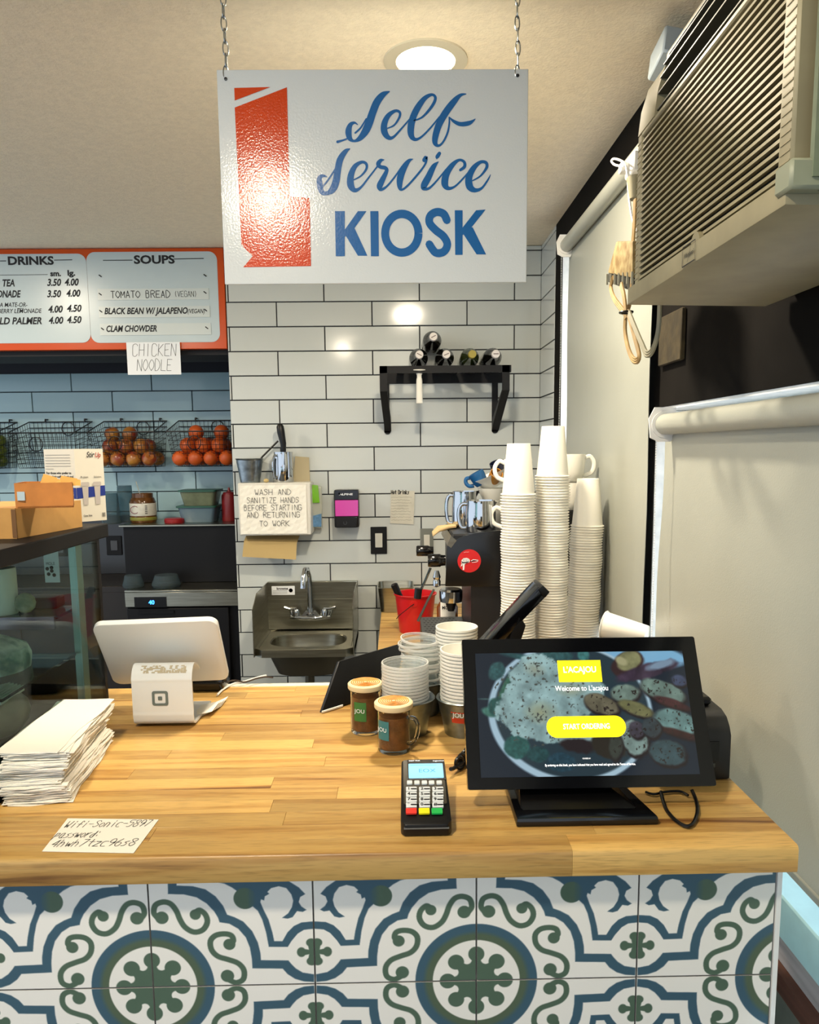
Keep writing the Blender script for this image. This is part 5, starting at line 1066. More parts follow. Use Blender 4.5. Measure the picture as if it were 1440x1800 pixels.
# ---------------------------------------------------------------- buckets with lids and cups
def cpt(px, py, r): c = PZ(px, py, ZT); return c.x, c.y+r*.72
def cnest(name, x, y, z0_, r, pitch, n, m_, h, lab, grp, lean=(0, 0), closed=False, cat='cup', toplab=None):
    rb = r*.80; pf = [(1e-4, .0), (rb, 0), (r*.97, h-.004), (r+.0014, h-.004), (r+.0018, h-.002), (r+.0014, h), (r-.0006, h), (rb-.0012, .0012), (1e-4, .0012)]
    me = None
    for k in range(n):
        if me is None:
            mm = MB().lathe(pf, 28)
            for q in range(28*2, 28*6): mm.m[q] = 1
            o = obj(name, mm, [m_, RIMC if m_ is THINC else m_], world=False); me = o.data
        else: o = bpy.data.objects.new(name, me); COL.objects.link(o)
        o.location = (x+lean[0]*k*pitch+random.uniform(-.0004, .0004), y+lean[1]*k*pitch, z0_+k*pitch); o.rotation_euler = (-lean[1]*.9, lean[0]*.9, random.random()*6)
        o['label'] = lab; o['category'] = cat; o['group'] = grp
    if toplab: o['label'] = toplab
hb = PY(718, 1215, 1.335).z-ZT
x1_, y1_ = cpt(718, 1299, .046); x2_, y2_ = cpt(818, 1299, .046); x3_, y3_ = cpt(738, 1262, .045); x4_, y4_ = cpt(806, 1262, .045); y3_ = y1_+.105; y4_ = y2_+.105
x3_ = PY(741, 1200, y3_).x; x4_ = PY(803, 1200, y4_).x
b1 = bucket(x1_, y1_, ZT+.0003, .0465, hb, GALV, 'galvanised bucket of clear cups, right of the mugs', 'galvanised buckets on the counter')
b2 = bucket(x2_, y2_, ZT+.0003, .0465, hb, GALV, 'galvanised bucket of white lids with a red tag', 'galvanised buckets on the counter')
b3 = bucket(x3_, y3_, ZT+.0003, .0465, hb, GALV, 'galvanised bucket behind, holding a leaning clear stack', 'galvanised buckets on the counter')
b4 = bucket(x4_, y4_, ZT+.0003, .0465, hb, GALV, 'galvanised bucket behind, holding the rear stack of white tubs', 'galvanised buckets on the counter')
cnest('clear_cup', x1_-.004, y1_, ZT+.034, .0405, .0056, 12, THINC, .034, 'clear plastic cup nested in the front clear stack', 'clear cups in the front bucket', toplab='topmost clear plastic cup of the front clear stack')
cnest('clear_cup', x3_+.004, y3_, ZT+.045, .0385, .0056, 13, THINC, .034, 'clear plastic cup nested in the leaning rear clear stack', 'clear cups in the rear bucket', (-.10, 0), toplab='topmost clear plastic cup of the leaning rear stack')
WT = mat('white_tub', '#e7e6dd', rough=.35)
cnest('white_tub', x2_+.002, y2_, ZT+.03, .042, .0062, 15, WT, .036, 'white tub nested in the front white stack beside the kiosk', 'white tubs in the front bucket', cat='tub', toplab='topmost white tub of the front white stack')
cnest('white_tub', x4_, y4_, ZT+.04, .0385, .0062, 16, WT, .036, 'white tub nested in the rear white stack', 'white tubs in the rear bucket', cat='tub', toplab='topmost white tub of the tall rear white stack')
P = MB(); n = 9; r = .0425
for i in range(n+1):
    a = -.62+.62*i/n; P.v += [(x2_+r*math.sin(a)*.93, y2_-r*math.cos(a)*.93, ZT+.030), (x2_+(r+.0025)*math.sin(a), y2_-(r+.0025)*math.cos(a), ZT+.058)]
P.f = [(2*i, 2*i+2, 2*i+3, 2*i+1) for i in range(n)]; P.m = [0]*n; o = obj('red_tag', P, mat('tag_red', '#c23a1c', rough=.5), b2, smooth='flat')
a = -.28; tp = Pl((x2_+(r+.003)*math.sin(a), y2_-(r+.003)*math.cos(a), ZT+.045), (math.cos(a), math.sin(a), 0)); m = MB(); m.text(tp, -.010, -.002, 'JOU', .011, .0012, fit=.020); obj('tag_print', m, PAPERB, o)
# ---------------------------------------------------------------- tablets
p0, tl, tr_ = PZ(566, 1252, ZT+.002), PY(597, 1162, 1.475), PY(716, 1128, 1.60)
p0 = p0+Vector((0, .0, 0)); brr = p0+(tr_-tl); brr.z = ZT+.004; nn_ = (brr-p0).cross(tl-p0).normalized()*-.010
if nn_.y < 0: nn_ = -nn_
tt = thing('leaning_tablet', 'large black tablet screen leaning on the counter behind the glass mugs', 'tablet', p0); obj('back', MB().hexa([p0, brr, tr_, tl], [p+nn_ for p in (p0, brr, tr_, tl)]), BLACK, tt, bev=.002)
e1 = p0+Vector((0, -.001, 0)); e2 = p0.lerp(brr, .28)+Vector((0, -.001, 0)); obj('pale_edge', MB().hexa([e1, e2, e2+Vector((0, 0, .003)), e1+Vector((0, 0, .003))], [p+Vector((0, -.004, 0)) for p in (e1, e2, e2+Vector((0, 0, .003)), e1+Vector((0, 0, .003)))]), PAPER, tt)
ts = thing('side_tablet', 'black tablet on a stand seen edge on, rising behind the kiosk screen', 'tablet', PZ(862, 1165, ZT+.0)); Ys = 1.44
A_, B_, C2, D2 = PY(948, 1031, Ys), PY(964, 1045, Ys), PY(853, 1160, Ys), PY(838, 1150, Ys)
obj('slab', MB().hexa([D2, C2, B_, A_], [p+Vector((.0, .07, 0)) for p in (D2, C2, B_, A_)]), BLACKG, ts, bev=.003)
A_, B_, C2, D2 = PY(912, 1072, Ys), PY(932, 1082, Ys), PY(880, 1185, Ys), PY(850, 1185, Ys); C2.z = D2.z = ZT+.001
B2_ = PY(925, 1100, Ys); obj('stand', MB().hexa([D2, C2, B2_, A_+Vector((0, 0, -.008))], [p+Vector((.0, .06, 0)) for p in (D2, C2, B2_, A_+Vector((0, 0, -.008)))]), BLACK, ts, bev=.003)
obj('hood', MB().hexa([PY(946, 1036, Ys-.004), PY(955, 1029, Ys-.004), PY(967, 1041, Ys-.004), PY(958, 1052, Ys-.004)], [p+Vector((0, .078, 0)) for p in (PY(946, 1036, Ys-.004), PY(955, 1029, Ys-.004), PY(967, 1041, Ys-.004), PY(958, 1052, Ys-.004))]), BLACK, ts, bev=.002)
# ---------------------------------------------------------------- kiosk
ky0, ky1, kz0, kz1 = 1.0, 1.099, 1.0815, 1.2705; KP = Pl((.267, ky0, kz0), (1, 0, 0), (0, ky1-ky0, kz1-kz0)); KH = math.hypot(ky1-ky0, kz1-kz0)
kk = thing('kiosk_screen', 'black self service touch screen kiosk on a black stand showing a plate of eggs', 'kiosk', (.25, .95, ZT))
obj('bezel', MB().prism(rrect(-.174, .174, 0, KH, .003, 3), KP, -.016, 0), BLACKG, kk); obj('rear_housing', MB().prism(rrect(-.16, .16, .012, KH-.012, .01, 3), KP, -.034, -.016), BLACK, kk)
tl, br_ = hit(KP, 833, 1150), hit(KP, 1234, 1362); tr2 = hit(KP, 1196, 1143); bl2 = hit(KP, 848, 1366)
sx0, sx1, sy0, sy1 = (tl[0]+bl2[0])/2, (tr2[0]+br_[0])/2, (bl2[1]+br_[1])/2, (tl[1]+tr2[1])/2
def noise2(U, V, s, seed):
    r = np.random.RandomState(seed); n = 64; g = r.rand(n, n); x = (U*s) % n; y = (V*s) % n; xi = np.floor(x).astype(int); yi = np.floor(y).astype(int); fx_ = x-xi; fy_ = y-yi; fx_ = fx_*fx_*(3-2*fx_); fy_ = fy_*fy_*(3-2*fy_)
    a = g[yi % n, xi % n]; b = g[yi % n, (xi+1) % n]; c = g[(yi+1) % n, xi % n]; d = g[(yi+1) % n, (xi+1) % n]; return (a*(1-fx_)+b*fx_)*(1-fy_)+(c*(1-fx_)+d*fx_)*fy_
def fbm(U, V, s, seed): return (noise2(U, V, s, seed)+.5*noise2(U, V, s*2, seed+1)+.25*noise2(U, V, s*4, seed+2)+.12*noise2(U, V, s*8, seed+3))/1.87
def screen_art(U, V):
    X = U*1430; Y = 65+(1-V)*815; R = U*1.75; H = lambda h: np.array(lin_free(h)); C = np.ones(U.shape+(3,))*H('#1d2733')
    n1 = fbm(R, V, 5, 1); n2 = fbm(R, V, 14, 5); n3 = fbm(R, V, 45, 9)
    def put(mask, col):
        nonlocal C
        a = np.clip(mask, 0, 1)[..., None]; C = C*(1-a)+col*a
    def ell(cx, cy, rx, ry, rot=0, w_=.1, ns=n2, soft=14):
        c, s = math.cos(rot), math.sin(rot); dx, dy = X-cx, Y-cy; u = (dx*c+dy*s)/rx; v = (-dx*s+dy*c)/ry; return (1-np.hypot(u, v)+(ns-.5)*w_*2)*min(rx, ry)/soft
    put(ell(1150, 100, 330, 90, .1, 0), H('#7fb4d6')); put(ell(620, 470, 560, 470, .0, 0), H('#a9c6d6')); put(ell(630, 460, 525, 440, 0, 0), H('#2a3b44'))
    for cx, cy, rx, ry, ro, co in ((140, 190, 60, 75, .5, '#33585a'), (190, 300, 28, 140, .5, '#3c6a58'), (75, 460, 60, 40, .2, '#47786c'), (130, 430, 70, 70, 0, '#2c5450'), (250, 690, 95, 80, .2, '#2f5c58'), (380, 740, 90, 60, 0, '#27494b'), (60, 375, 90, 8, .03, '#6fa093'), (560, 80, 120, 45, .1, '#33585a'), (745, 85, 45, 55, 0, '#3f7472'), (300, 90, 160, 25, .2, '#2f5558'), (530, 790, 110, 70, 0, '#27424f')): put(ell(cx, cy, rx, ry, ro, .14), H(co)*(.75+.5*n3[..., None]))
    egg = H('#98b9ba')*(.72+.45*n2[..., None]); put(ell(420, 230, 200, 150, .1, .22), egg); put(ell(330, 430, 215, 190, 0, .25), egg); put(ell(560, 350, 330, 190, 0, .2), egg*.97); put(ell(500, 560, 330, 120, .1, .25), egg*.95)
    put(ell(420, 470, 130, 90, 0, .15, soft=60)*.7, H('#9aa183')); put(ell(400, 180, 90, 60, .3, .15, soft=60)*.6, H('#a3a184')); put(ell(640, 320, 120, 60, 0, .2, soft=50)*.6, H('#9c9d7c')); put((n3-.66)*18*(ell(420, 400, 330, 300) > 0), H('#4a4f4a')*1.0)
    put(ell(1040, 150, 130, 90, -.5, .1), H('#3b2a2a')); put(ell(1050, 130, 95, 75, -.4, .12), H('#8a8a62')*(.7+.5*n2[..., None])); put(ell(1000, 130, 55, 35, .5, .1), H('#a7a47c'))
    put(ell(1180, 200, 260, 55, -.25, .2), H('#3d3140')*(.6+.8*n2[..., None])); put(ell(1270, 160, 120, 35, -.25, .2), H('#7d93a8')); put(ell(640, 690, 140, 55, .1, .3), H('#2b2426')); put(ell(860, 700, 130, 80, .2, .2), H('#302c25'))
    for cx, cy, rx, ry, ro, co in ((1000, 350, 115, 65, -.1, '#7f968a'), (830, 420, 130, 70, .3, '#6f6a56'), (1060, 450, 140, 50, .35, '#7a7a52'), (1260, 340, 175, 75, .35, '#728a80'), (1310, 420, 150, 35, .35, '#4b2b2c'), (1330, 540, 170, 80, .3, '#6f9390'), (1330, 620, 150, 30, .3, '#3f2724'), (1030, 640, 95, 120, -.15, '#7f9690'), (1050, 590, 60, 60, 0, '#4a4550'), (1150, 580, 70, 70, .2, '#394246'), (1240, 740, 130, 90, .1, '#3d5358'), (900, 700, 50, 90, .2, '#3a3f38'), (1380, 270, 60, 45, .2, '#46506a')):
        put(ell(cx+6, cy+12, rx*1.06, ry*1.12, ro, .12), H('#231c1e')); put(ell(cx, cy, rx, ry, ro, .12), H(co)*(.7+.5*n2[..., None])); put((n3-.64)*16*(ell(cx, cy, rx, ry, ro) > 1), H('#2a2320'))
    return C*1.0
def lin_free(h): h = h.lstrip('#'); return [int(h[i:i+2], 16)/255 for i in (0, 2, 4)]
SCV = vmat('screen_image', rough=.1, emit=.85)
so_ = grid_art('display', sx1-sx0, sy1-sy0, 340, 195, screen_art, SCV, kk)
Mk = Matrix((( KP.U.x, -KP.N.x, KP.V.x, 0), (KP.U.y, -KP.N.y, KP.V.y, 0), (KP.U.z, -KP.N.z, KP.V.z, 0), (0, 0, 0, 1)))
so_.matrix_local = Matrix.Translation(KP((sx0+sx1)/2, (sy0+sy1)/2, .0006)-Vector((.25, .95, ZT))) @ Mk
YEL = mat('screen_yellow', '#f4dd08', emit=1.0); SWH = mat('screen_white', '#ffffff', emit=1.1); YL2 = mat('screen_olive', '#a99a1c', emit=.7)
def k5(x, y): return hit(KP, 840+x/3.789, 1130+y/3.789)
m = MB(); m.flat(KP, [k5(541, 263), k5(829, 261), k5(814, 116), k5(527, 119)], .0012); obj('logo_block', m, YEL, kk, smooth='flat')
a, b = k5(463, 635), k5(977, 484); m = MB().flat(KP, rrect(a[0], b[0], a[1], b[1], (b[1]-a[1])/2-.0002, 8), .0012); obj('start_button', m, YEL, kk, smooth='flat')
def kt(s, x, y, size, x1, m_, nm, bold=.01, h=.0018): q = k5(x, y); e = k5(x1, y); mm = MB(); mm.text(KP, q[0], q[1], s, size, h, bold=bold, fit=e[0]-q[0]); return obj(nm, mm, m_, kk)
kt("L'ACAJOU", 568, 200, .0125, 785, SWH, 'logo_lettering', .014); kt('BAKERY AND CAFE', 632, 214, .0032, 785, YL2, 'logo_caption', 0); kt("Welcome to L'acajou", 516, 322, .0105, 868, SWH, 'welcome_text', .005)
kt('START ORDERING', 568, 576, .0105, 878, SWH, 'button_lettering', .014); kt('POWERED BY', 697, 776, .0028, 750, SWH, 'small_text', 0); kt('By ordering on this kiosk, you have indicated that you have read and agreed to the Terms of Service.', 447, 824, .0045, 1050, SWH, 'terms_text', .01)
# stand
bx0, bx1, by0, by1 = .153, .345, .952, 1.13
def trap(z, e, yo=0): return [(bx0+e+.0, by0+e+yo, z), (bx1-e, by0+e+yo, z), (bx1-e-.03, by1-e, z), (bx0+e+.0, by1-e, z)]
b = MB(); b.hexa([Vector(p) for p in trap(ZT+.0005, 0)], [Vector(p) for p in trap(ZT+.012, .001)]); obj('base_plate', b, BLACKG, kk, bev=.003)
b = MB(); b.hexa([Vector((.162, .975, ZT+.012)), Vector((.325, .975, ZT+.012)), Vector((.305, 1.115, ZT+.012)), Vector((.165, 1.115, ZT+.012))], [Vector((.170, 1.04, ZT+.030)), Vector((.285, 1.04, ZT+.030)), Vector((.285, 1.10, ZT+.08)), Vector((.170, 1.10, ZT+.08))]); obj('stand_body', b, mat('deep_black', '#050506', rough=.3, spec=.3), kk, bev=.004)
cab = MB().tube([PZ(x, y, ZT+.004) if i not in (0, 10) else PZ(x, y, ZT+.006) for i, (x, y) in enumerate(catmull([(1216,1388),(1224,1408),(1226,1428),(1218,1448),(1206,1452),(1188,1442),(1172,1424),(1165,1405),(1162,1392)], 5))], .0026, 7)
solo('kiosk_cable', cab, BLACK, 'black cable looping on the counter right of the kiosk stand', 'cable')
solo('thin_cable', MB().tube([PZ(x, y, ZT+.003) for x, y in catmull([(1135,1392),(1150,1396),(1170,1392),(1195,1391),(1210,1398)], 5)], .0018, 6), BLACK, 'thin black cable lying just under the kiosk screen edge', 'cable')
# receipt printer
pr_ = thing('receipt_printer', 'black receipt printer on the counter right behind the kiosk screen', 'printer', (.44, 1.17, ZT)); zp = PY(1293, 1289, 1.087).z
prof = [(1.087, ZT+.0005), (1.087, zp-.004), (1.093, zp+.008), (1.105, zp+.020), (1.125, zp+.026), (1.26, zp+.028), (1.26, ZT+.0005)]
obj('case', MB().hexa([Vector((.372, y, z)) for y, z in prof], [Vector((.4995, y, z)) for y, z in prof]), mat('printer_black', '#15171a', rough=.45), pr_, bev=.004)
obj('paper_slot', MB().box(.40, .474, 1.083, 1.088, ZT+.022, ZT+.028), mat('printer_grey', '#4b524e', rough=.5), pr_); obj('recess', MB().box(.395, .48, 1.0845, 1.0875, ZT+.030, zp-.012), BLACKG, pr_)
obj('top_cover', MB().box(.40, .488, 1.135, 1.19, zp+.0265, zp+.040, c=.004), BLACK, pr_); obj('rear_cover', MB().box(.40, .478, 1.195, 1.245, zp+.0275, zp+.050, c=.005), BLACK, pr_)
# ---------------------------------------------------------------- card reader
c0 = PZ(750, 1473, ZT); cr = thing('card_reader', 'small black card payment terminal with coloured keys and a lit blue screen', 'card reader', c0)
y0_, y1c = c0.y, c0.y+.128; zf, zb3 = ZT+.021, ZT+.052; RP = Pl((c0.x, y0_+.006, zf), (1, 0, 0), (0, y1c-y0_-.006, zb3-zf)); RL = math.hypot(y1c-y0_-.006, zb3-zf)
w1, w2 = .0335, .0315
bd = MB(); bd.hexa([Vector((c0.x-w1+.004, y0_+.003, ZT+.0005)), Vector((c0.x+w1-.004, y0_+.003, ZT+.0005)), Vector((c0.x+w1, y0_+.01, ZT+.0005)), Vector((c0.x+w2, y1c, ZT+.0005)), Vector((c0.x-w2, y1c, ZT+.0005)), Vector((c0.x-w1, y0_+.01, ZT+.0005))],
 [Vector((c0.x-w1+.006, y0_, zf-.003)), Vector((c0.x+w1-.006, y0_, zf-.003)), Vector((c0.x+w1, y0_+.008, zf)), Vector((c0.x+w2, y1c, zb3)), Vector((c0.x-w2, y1c, zb3)), Vector((c0.x-w1, y0_+.008, zf))]); obj('body', bd, BLACK, cr, bev=.003)
obj('keypad_plate', MB().prism(rrect(-.029, .029, RL*.24, RL*.985, .003, 3), RP, .0002, .0016), mat('plate_brown', '#3f3b30', rough=.4), cr)
def rk(x, y): return hit(RP, 680+x/9, 1310+y/9)
def key(x0, y0, x1, y1, m_, nm='key', hgt=.0036, r=.0012, par=None):
    a, b = rk(x0, y1), rk(x1, y0); return obj(nm, MB().prism(rrect(a[0], b[0], a[1], b[1], r, 2), RP, .0012, hgt), m_, par or cr)
key(330, 240, 905, 570, BLACKG, 'screen_bezel', .0022); key(350, 308, 882, 545, mat('lcd_blue', '#79c3ee', emit=1.0), 'screen', .0026)
KW = mat('key_white', '#d5dce0', rough=.35)
for x in (362, 478, 595, 708, 830): key(x-40, 588, x+40, 645, KW)
m = MB(); tx = [['1', '2', '3'], ['4', '5', '6'], ['7', '8', '9'], ['*', '0', '#']]
for j, yy in enumerate((725, 808, 892, 975)):
    for i, xx in enumerate((390, 598, 808)):
        k = key(xx-84, yy-38, xx+84, yy+38, KW); q = rk(xx-62, yy+6); mm = MB(); mm.text(RP, q[0], q[1]-.001, tx[j][i], .0075, .0040, bold=.03); q = rk(xx+2, yy+0); mm.stroke(RP, [q, (q[0]+.006, q[1])], .0025, .0040); obj('key_print', mm, INK, k)
for xx, nm, hx in ((388, 'red_key', '#e2382c'), (592, 'yellow_key', '#e8dc14'), (795, 'green_key', '#1fae4e')): o = key(xx-84, 1025, xx+84, 1110, mat(nm, hx, rough=.35), 'key'); o['label'] = nm.replace('_', ' ')
m = MB(); q = rk(350, 275); m.text(RP, q[0], q[1], 'DEBIT TEUR', .0030, .0024, bold=.01, fit=.016); q = rk(728, 275); m.text(RP, q[0], q[1], 'ingenico', .0034, .0024, bold=.01, fit=.016); obj('maker_print', m, SWH, cr)
m = MB(); q = rk(500, 455); m.text(RP, q[0], q[1], 'EOX', .011, .0029, fit=.024); q = rk(370, 340); m.stroke(RP, [q, rk(780, 340)], .0008, .0029); obj('screen_text', m, mat('lcd_dark', '#4a93bf', emit=.5), cr)
a, b = rk(290, 1180), rk(900, 1180); obj('card_slot', MB().box(c0.x-w1+.004, c0.x+w1-.004, y0_-.0006, y0_+.002, ZT+.0125, ZT+.014), mat('slot_silver', '#7c8284', rough=.3, metal=.7), cr)
hx = []; pA, pB = PZ(806, 1343, ZT+.0135), PZ(850, 1294, ZT+.0135)
for k in range(200):
    t_ = k/199; p = pA.lerp(pB, t_); a = t_*2*PI*10; hx.append(p+Vector((.0098*math.cos(a)*.7, .0098*math.cos(a)*.7, .0098*math.sin(a))))
hx = [PZ(792, 1352, ZT+.012), PZ(797, 1351, ZT+.010)]+hx; solo('coiled_cord', MB().tube(hx, .0031, 6), BLACK, 'black coiled cord running from the card terminal behind the kiosk', 'cord')
# ---------------------------------------------------------------- lower worktop: paper cups
BZ = .8705
def cup_mesh():
    h = .135; pf = [(.0435, .0), (.0462, .0006), (.0472, .0022), (.0462, .0038), (.0428, .0044), (.0305, h-.001), (.0300, h), (.0292, h), (.0288, h-.003), (1e-4, h-.003)]
    inn = [(1e-4, h-.0036), (.0286, h-.0036), (.0429, .002), (.0431, .0)]
    return pf, inn
pf, inn = cup_mesh(); proto = None
STK = [(PY(911, 900, 2.0).x, 2.0, PY(912, 870, 2.0).z, 'left', .0074), (PY(971, 900, 2.05).x, 2.05, PY(971, 838, 2.05).z, 'middle', .0074), (PY(1032, 900, 2.13).x, 2.13, PY(1032, 925, 2.13).z, 'right', .0074)]
for x, y, zt, nm, p in STK:
    n = int((zt-BZ)/p); z0 = BZ; p = (zt-z0)/n; xs0 = 0
    for k in range(n+1):
        if proto is None: o = obj('paper_cup', MB().lathe(pf+inn[::-1][::-1], 28), CUPM, world=False, angle=50); proto = o
        else: o = proto.copy(); COL.objects.link(o)
        f = 1-k/n; dx = -.010*f if nm == 'right' else (.003*f if nm == 'left' else -.002*f); dx += .0012*math.sin(k*.45+len(nm))
        o.location = (x+dx, y+.0006*math.sin(k), z0+k*p); o.rotation_euler = (random.uniform(-.006, .006), random.uniform(-.006, .006), random.random()*6)
        o['label'] = f'white paper cup nested upside down in the {nm} tall cup stack'; o['category'] = 'cup'; o['group'] = f'paper cups in the {nm} stack'
    o['label'] = f'topmost upside down paper cup of the {nm} cup stack'
q = PY(1090, 1100, 1.95); o = proto.copy(); COL.objects.link(o); o.location = PY(1062, 1099, 1.80); o.rotation_euler = (0, PI/2+.12, .35); o['label'] = 'white paper cup lying on its side right of the cup stacks'; o['category'] = 'cup'; o['group'] = 'loose paper cup'
o.rotation_euler = (0, PI/2+.12, -.60); o.scale = (.78, .78, .78)
sup_ = PY(1085, 1122, 1.95); solo('cup_box', MB().box(.475, .585, 1.70, 1.84, BZ, PY(1085, 1125, 1.80).z-.002, c=.003), BLACK, 'black box under the fallen paper cup beside the far blind', 'box')
# ---------------------------------------------------------------- espresso machine
EY = 2.20; em = thing('espresso_machine', 'black espresso machine with a red round fist sticker, side facing the counter', 'coffee machine', (.4, 2.45, BZ)); EP = Pl((0, EY, 0))
def e_(pts): return [to_pl(EP, x, y) for x, y in pts]
side = e_([(783,1031),(786,960),(797,950),(812,943),(835,937),(860,934),(884,932),(985,900),(1045,897),(1045,1031)])
obj('side_panel', MB().prism(side, EP, -.012, 0), mat('machine_black', '#0b0c0e', rough=.25), em, bev=.002)
low = e_([(884,1031),(1045,1031),(1045,1170),(868,1170),(868,1031)]); zl = BZ-to_pl(EP, 900, 1170)[1]
low = [(x, max(y, BZ+.004)) for x, y in low]; 
xL_ = e_([(868, 1031)])[0][0]; xR_ = e_([(1045, 1031)])[0][0]; zpb = e_([(868, 1031)])[0][1]
obj('rear_body', MB().box(.215, xR_, EY+.012, EY+.34, BZ+.001, zpb+.02), mat('machine_dark', '#15161a', rough=.4), em)
xf = e_([(792, 1000)])[0][0]; zt_e = e_([(835, 937)])[0][1]; obj('upper_body', MB().box(xf+.006, xR_, EY+.012, EY+.34, zpb+.004, zt_e-.004, c=.004), MATS['machine_dark'], em)
zt2 = e_([(1000, 898)])[0][1]; xs = e_([(958, 900)])[0][0]; obj('cup_tray', MB().box(xs, xR_, EY+.013, EY+.34, zt_e-.004, zt2, c=.003), MATS['machine_dark'], em)
obj('chrome_trim', MB().prism(e_([(786,958),(793,963),(803,950),(793,942)]), EP, -.3, .002), STEEL, em)
M3 = Matrix.Rotation(-PI/2, 3, 'Y')
for i, (px, py, Y, rr_) in enumerate(((762, 968, EY+.09, .0165), (783, 985, EY+.02, .0195))):
    c = PY(px, py, Y); obj('knob', MB().lathe([(1e-4, 0), (rr_*.8, 0), (rr_*.85, .012), (rr_, .016), (rr_, .048), (rr_*.9, .052), (1e-4, .053)], 22, c, M3), BLACKG, em)
Yw = EY+.02
obj('steam_valve', MB().lathe([(.004, 0), (.011, .004), (.012, .018), (.009, .024), (.012, .03), (.006, .05), (1e-4, .05)], 18, PY(768, 1032, Yw)), CHROME, em)
w_ = MB().tube([PY(763, 1036, Yw), PY(752, 1056, Yw), PY(735, 1092, Yw)], [.0035, .0035, .0045], 8); obj('steam_wand', w_, mat('wand_steel', '#7d7c76', rough=.3, metal=1), em)
w_ = MB().tube([PY(757, 998, EY+.09), PY(748, 1020, EY+.09), PY(737, 1043, EY+.09)], .004, 8); obj('steam_wand', w_, CHROME, em); obj('wand_grip', MB().tube([PY(736, 1034, EY+.09), PY(734, 1052, EY+.09)], .0115, 10), BLACK, em)
gc = PY(793, 1057, EY+.10); obj('group_head', MB().lathe([(.02, -.005), (.034, 0), (.036, .012), (.036, .034), (.03, .04), (1e-4, .04)], 28, gc), CHROME, em)
obj('portafilter', MB().tube([gc+Vector((0, 0, .005)), gc+Vector((.01, .05, 0)), gc+Vector((.012, .1, -.004))], [.02, .011, .013], 12).cyl(gc+Vector((0, 0, -.03)), gc+Vector((0, 0, .004)), .01, .02), BLACK, em)
zd = e_([(760, 1082)])[0][1]; xd = e_([(744, 1085)])[0][0]; zd = .987
obj('drip_tray', MB().box(xd, .2145, EY+.0, EY+.33, BZ+.001, zd), MATS['machine_dark'], em); g = MB()
for i in range(9):
    for j in range(11): cx_, cy_ = xd+.012+i*.0125, EY+.02+j*.028; g.lathe([(1e-4, zd+.0004), (.0038, zd+.0004)], 6, (cx_ + (.006 if j % 2 else 0), cy_, 0))
obj('tray_holes', g, mat('hole_black', '#020203', rough=.9), em, kind='stuff', smooth='flat'); obj('tray_grid', MB().box(xd, .2145, EY, EY+.33, zd, zd+.0003), mat('grid_steel', '#54575a', rough=.35, metal=.8), em)
c = to_pl(EP, 825, 986); rS = .0345
o = obj('round_sticker', MB().lathe([(1e-4, .0012), (rS, .0008), (rS, 0)], 36, EP(c[0], c[1], 0), Matrix.Rotation(PI/2, 3, 'X')), mat('sticker_red', '#c01c20', rough=.4), em)
def s_(x, y): return to_pl(EP, 700+x/7.2, 960+y/7.2)
m = MB(); st1 = lambda P, w2, h=.0020: m.stroke(EP, [s_(*p) for p in P], w2*.00022, h)
m.flat(EP, [s_(818, 300), s_(835, 302), s_(842, 228), s_(866, 212), s_(900, 205), s_(908, 180), s_(895, 158), s_(870, 148), s_(825, 152), s_(800, 180), s_(800, 215), s_(818, 235)], .0020); m.flat(EP, [s_(790, 262), s_(815, 240), s_(800, 222)], .0020)
st1([(925, 185), (950, 170), (1010, 178)], 9); st1([(935, 205), (985, 200), (1008, 190)], 7)
for k in range(2): st1([(830+36*k, 78-6*k+2), (860+36*k, 72)], 3)
obj('sticker_white', m, mat('print_white', '#e2e6e8'), o, smooth='flat'); m = MB()
for x in (822, 842, 862, 882): m.stroke(EP, [s_(x, 160), s_(x+4, 190)], .0011, .0026)
m.flat(EP, [s_(800, 180), s_(808, 215), s_(862, 212), s_(895, 200), s_(890, 192), s_(850, 200), s_(815, 200)], .0026); m.stroke(EP, [s_(915, 190), s_(965, 182), s_(1000, 172)], .0028, .0018); obj('sticker_black', m, INK, o, smooth='flat')
# on the machine
def on_m(px, py, Y): return PY(px, py, Y)
ztop = zt_e-.003
c = PY(846, 940, EY+.06); pitcher(c.x, EY+.075, zt_e-.0035, .0455, PY(846, 878, EY+.06).z-zt_e, PI*.97, 'large steel milk pitcher on the espresso machine, nearest the counter', 'milk pitchers on the espresso machine')
c = PY(820, 940, EY+.2); pitcher(c.x-.005, EY+.21, zt_e-.0035, .040, .115, PI*.97, 'second steel milk pitcher half hidden behind the large one', 'milk pitchers on the espresso machine')
cl = MB(); a = PY(772, 935, EY+.16); q = [a+Vector((x, y, z)) for x, y, z in ((-.02, 0, -.016), (.0, -.01, .003), (.03, -.01, .012), (.055, 0, .012), (.055, .06, .012), (.0, .06, .003), (-.02, .06, -.012))]; cl.hexa(q, [p+Vector((0, 0, .008)) for p in q]); solo('folded_cloth', cl, mat('beige_cloth', '#c4a97a', rough=.95, bump=.6, bscale=120), 'beige folded cloth on the front edge of the espresso machine', 'cloth', bev=.003)
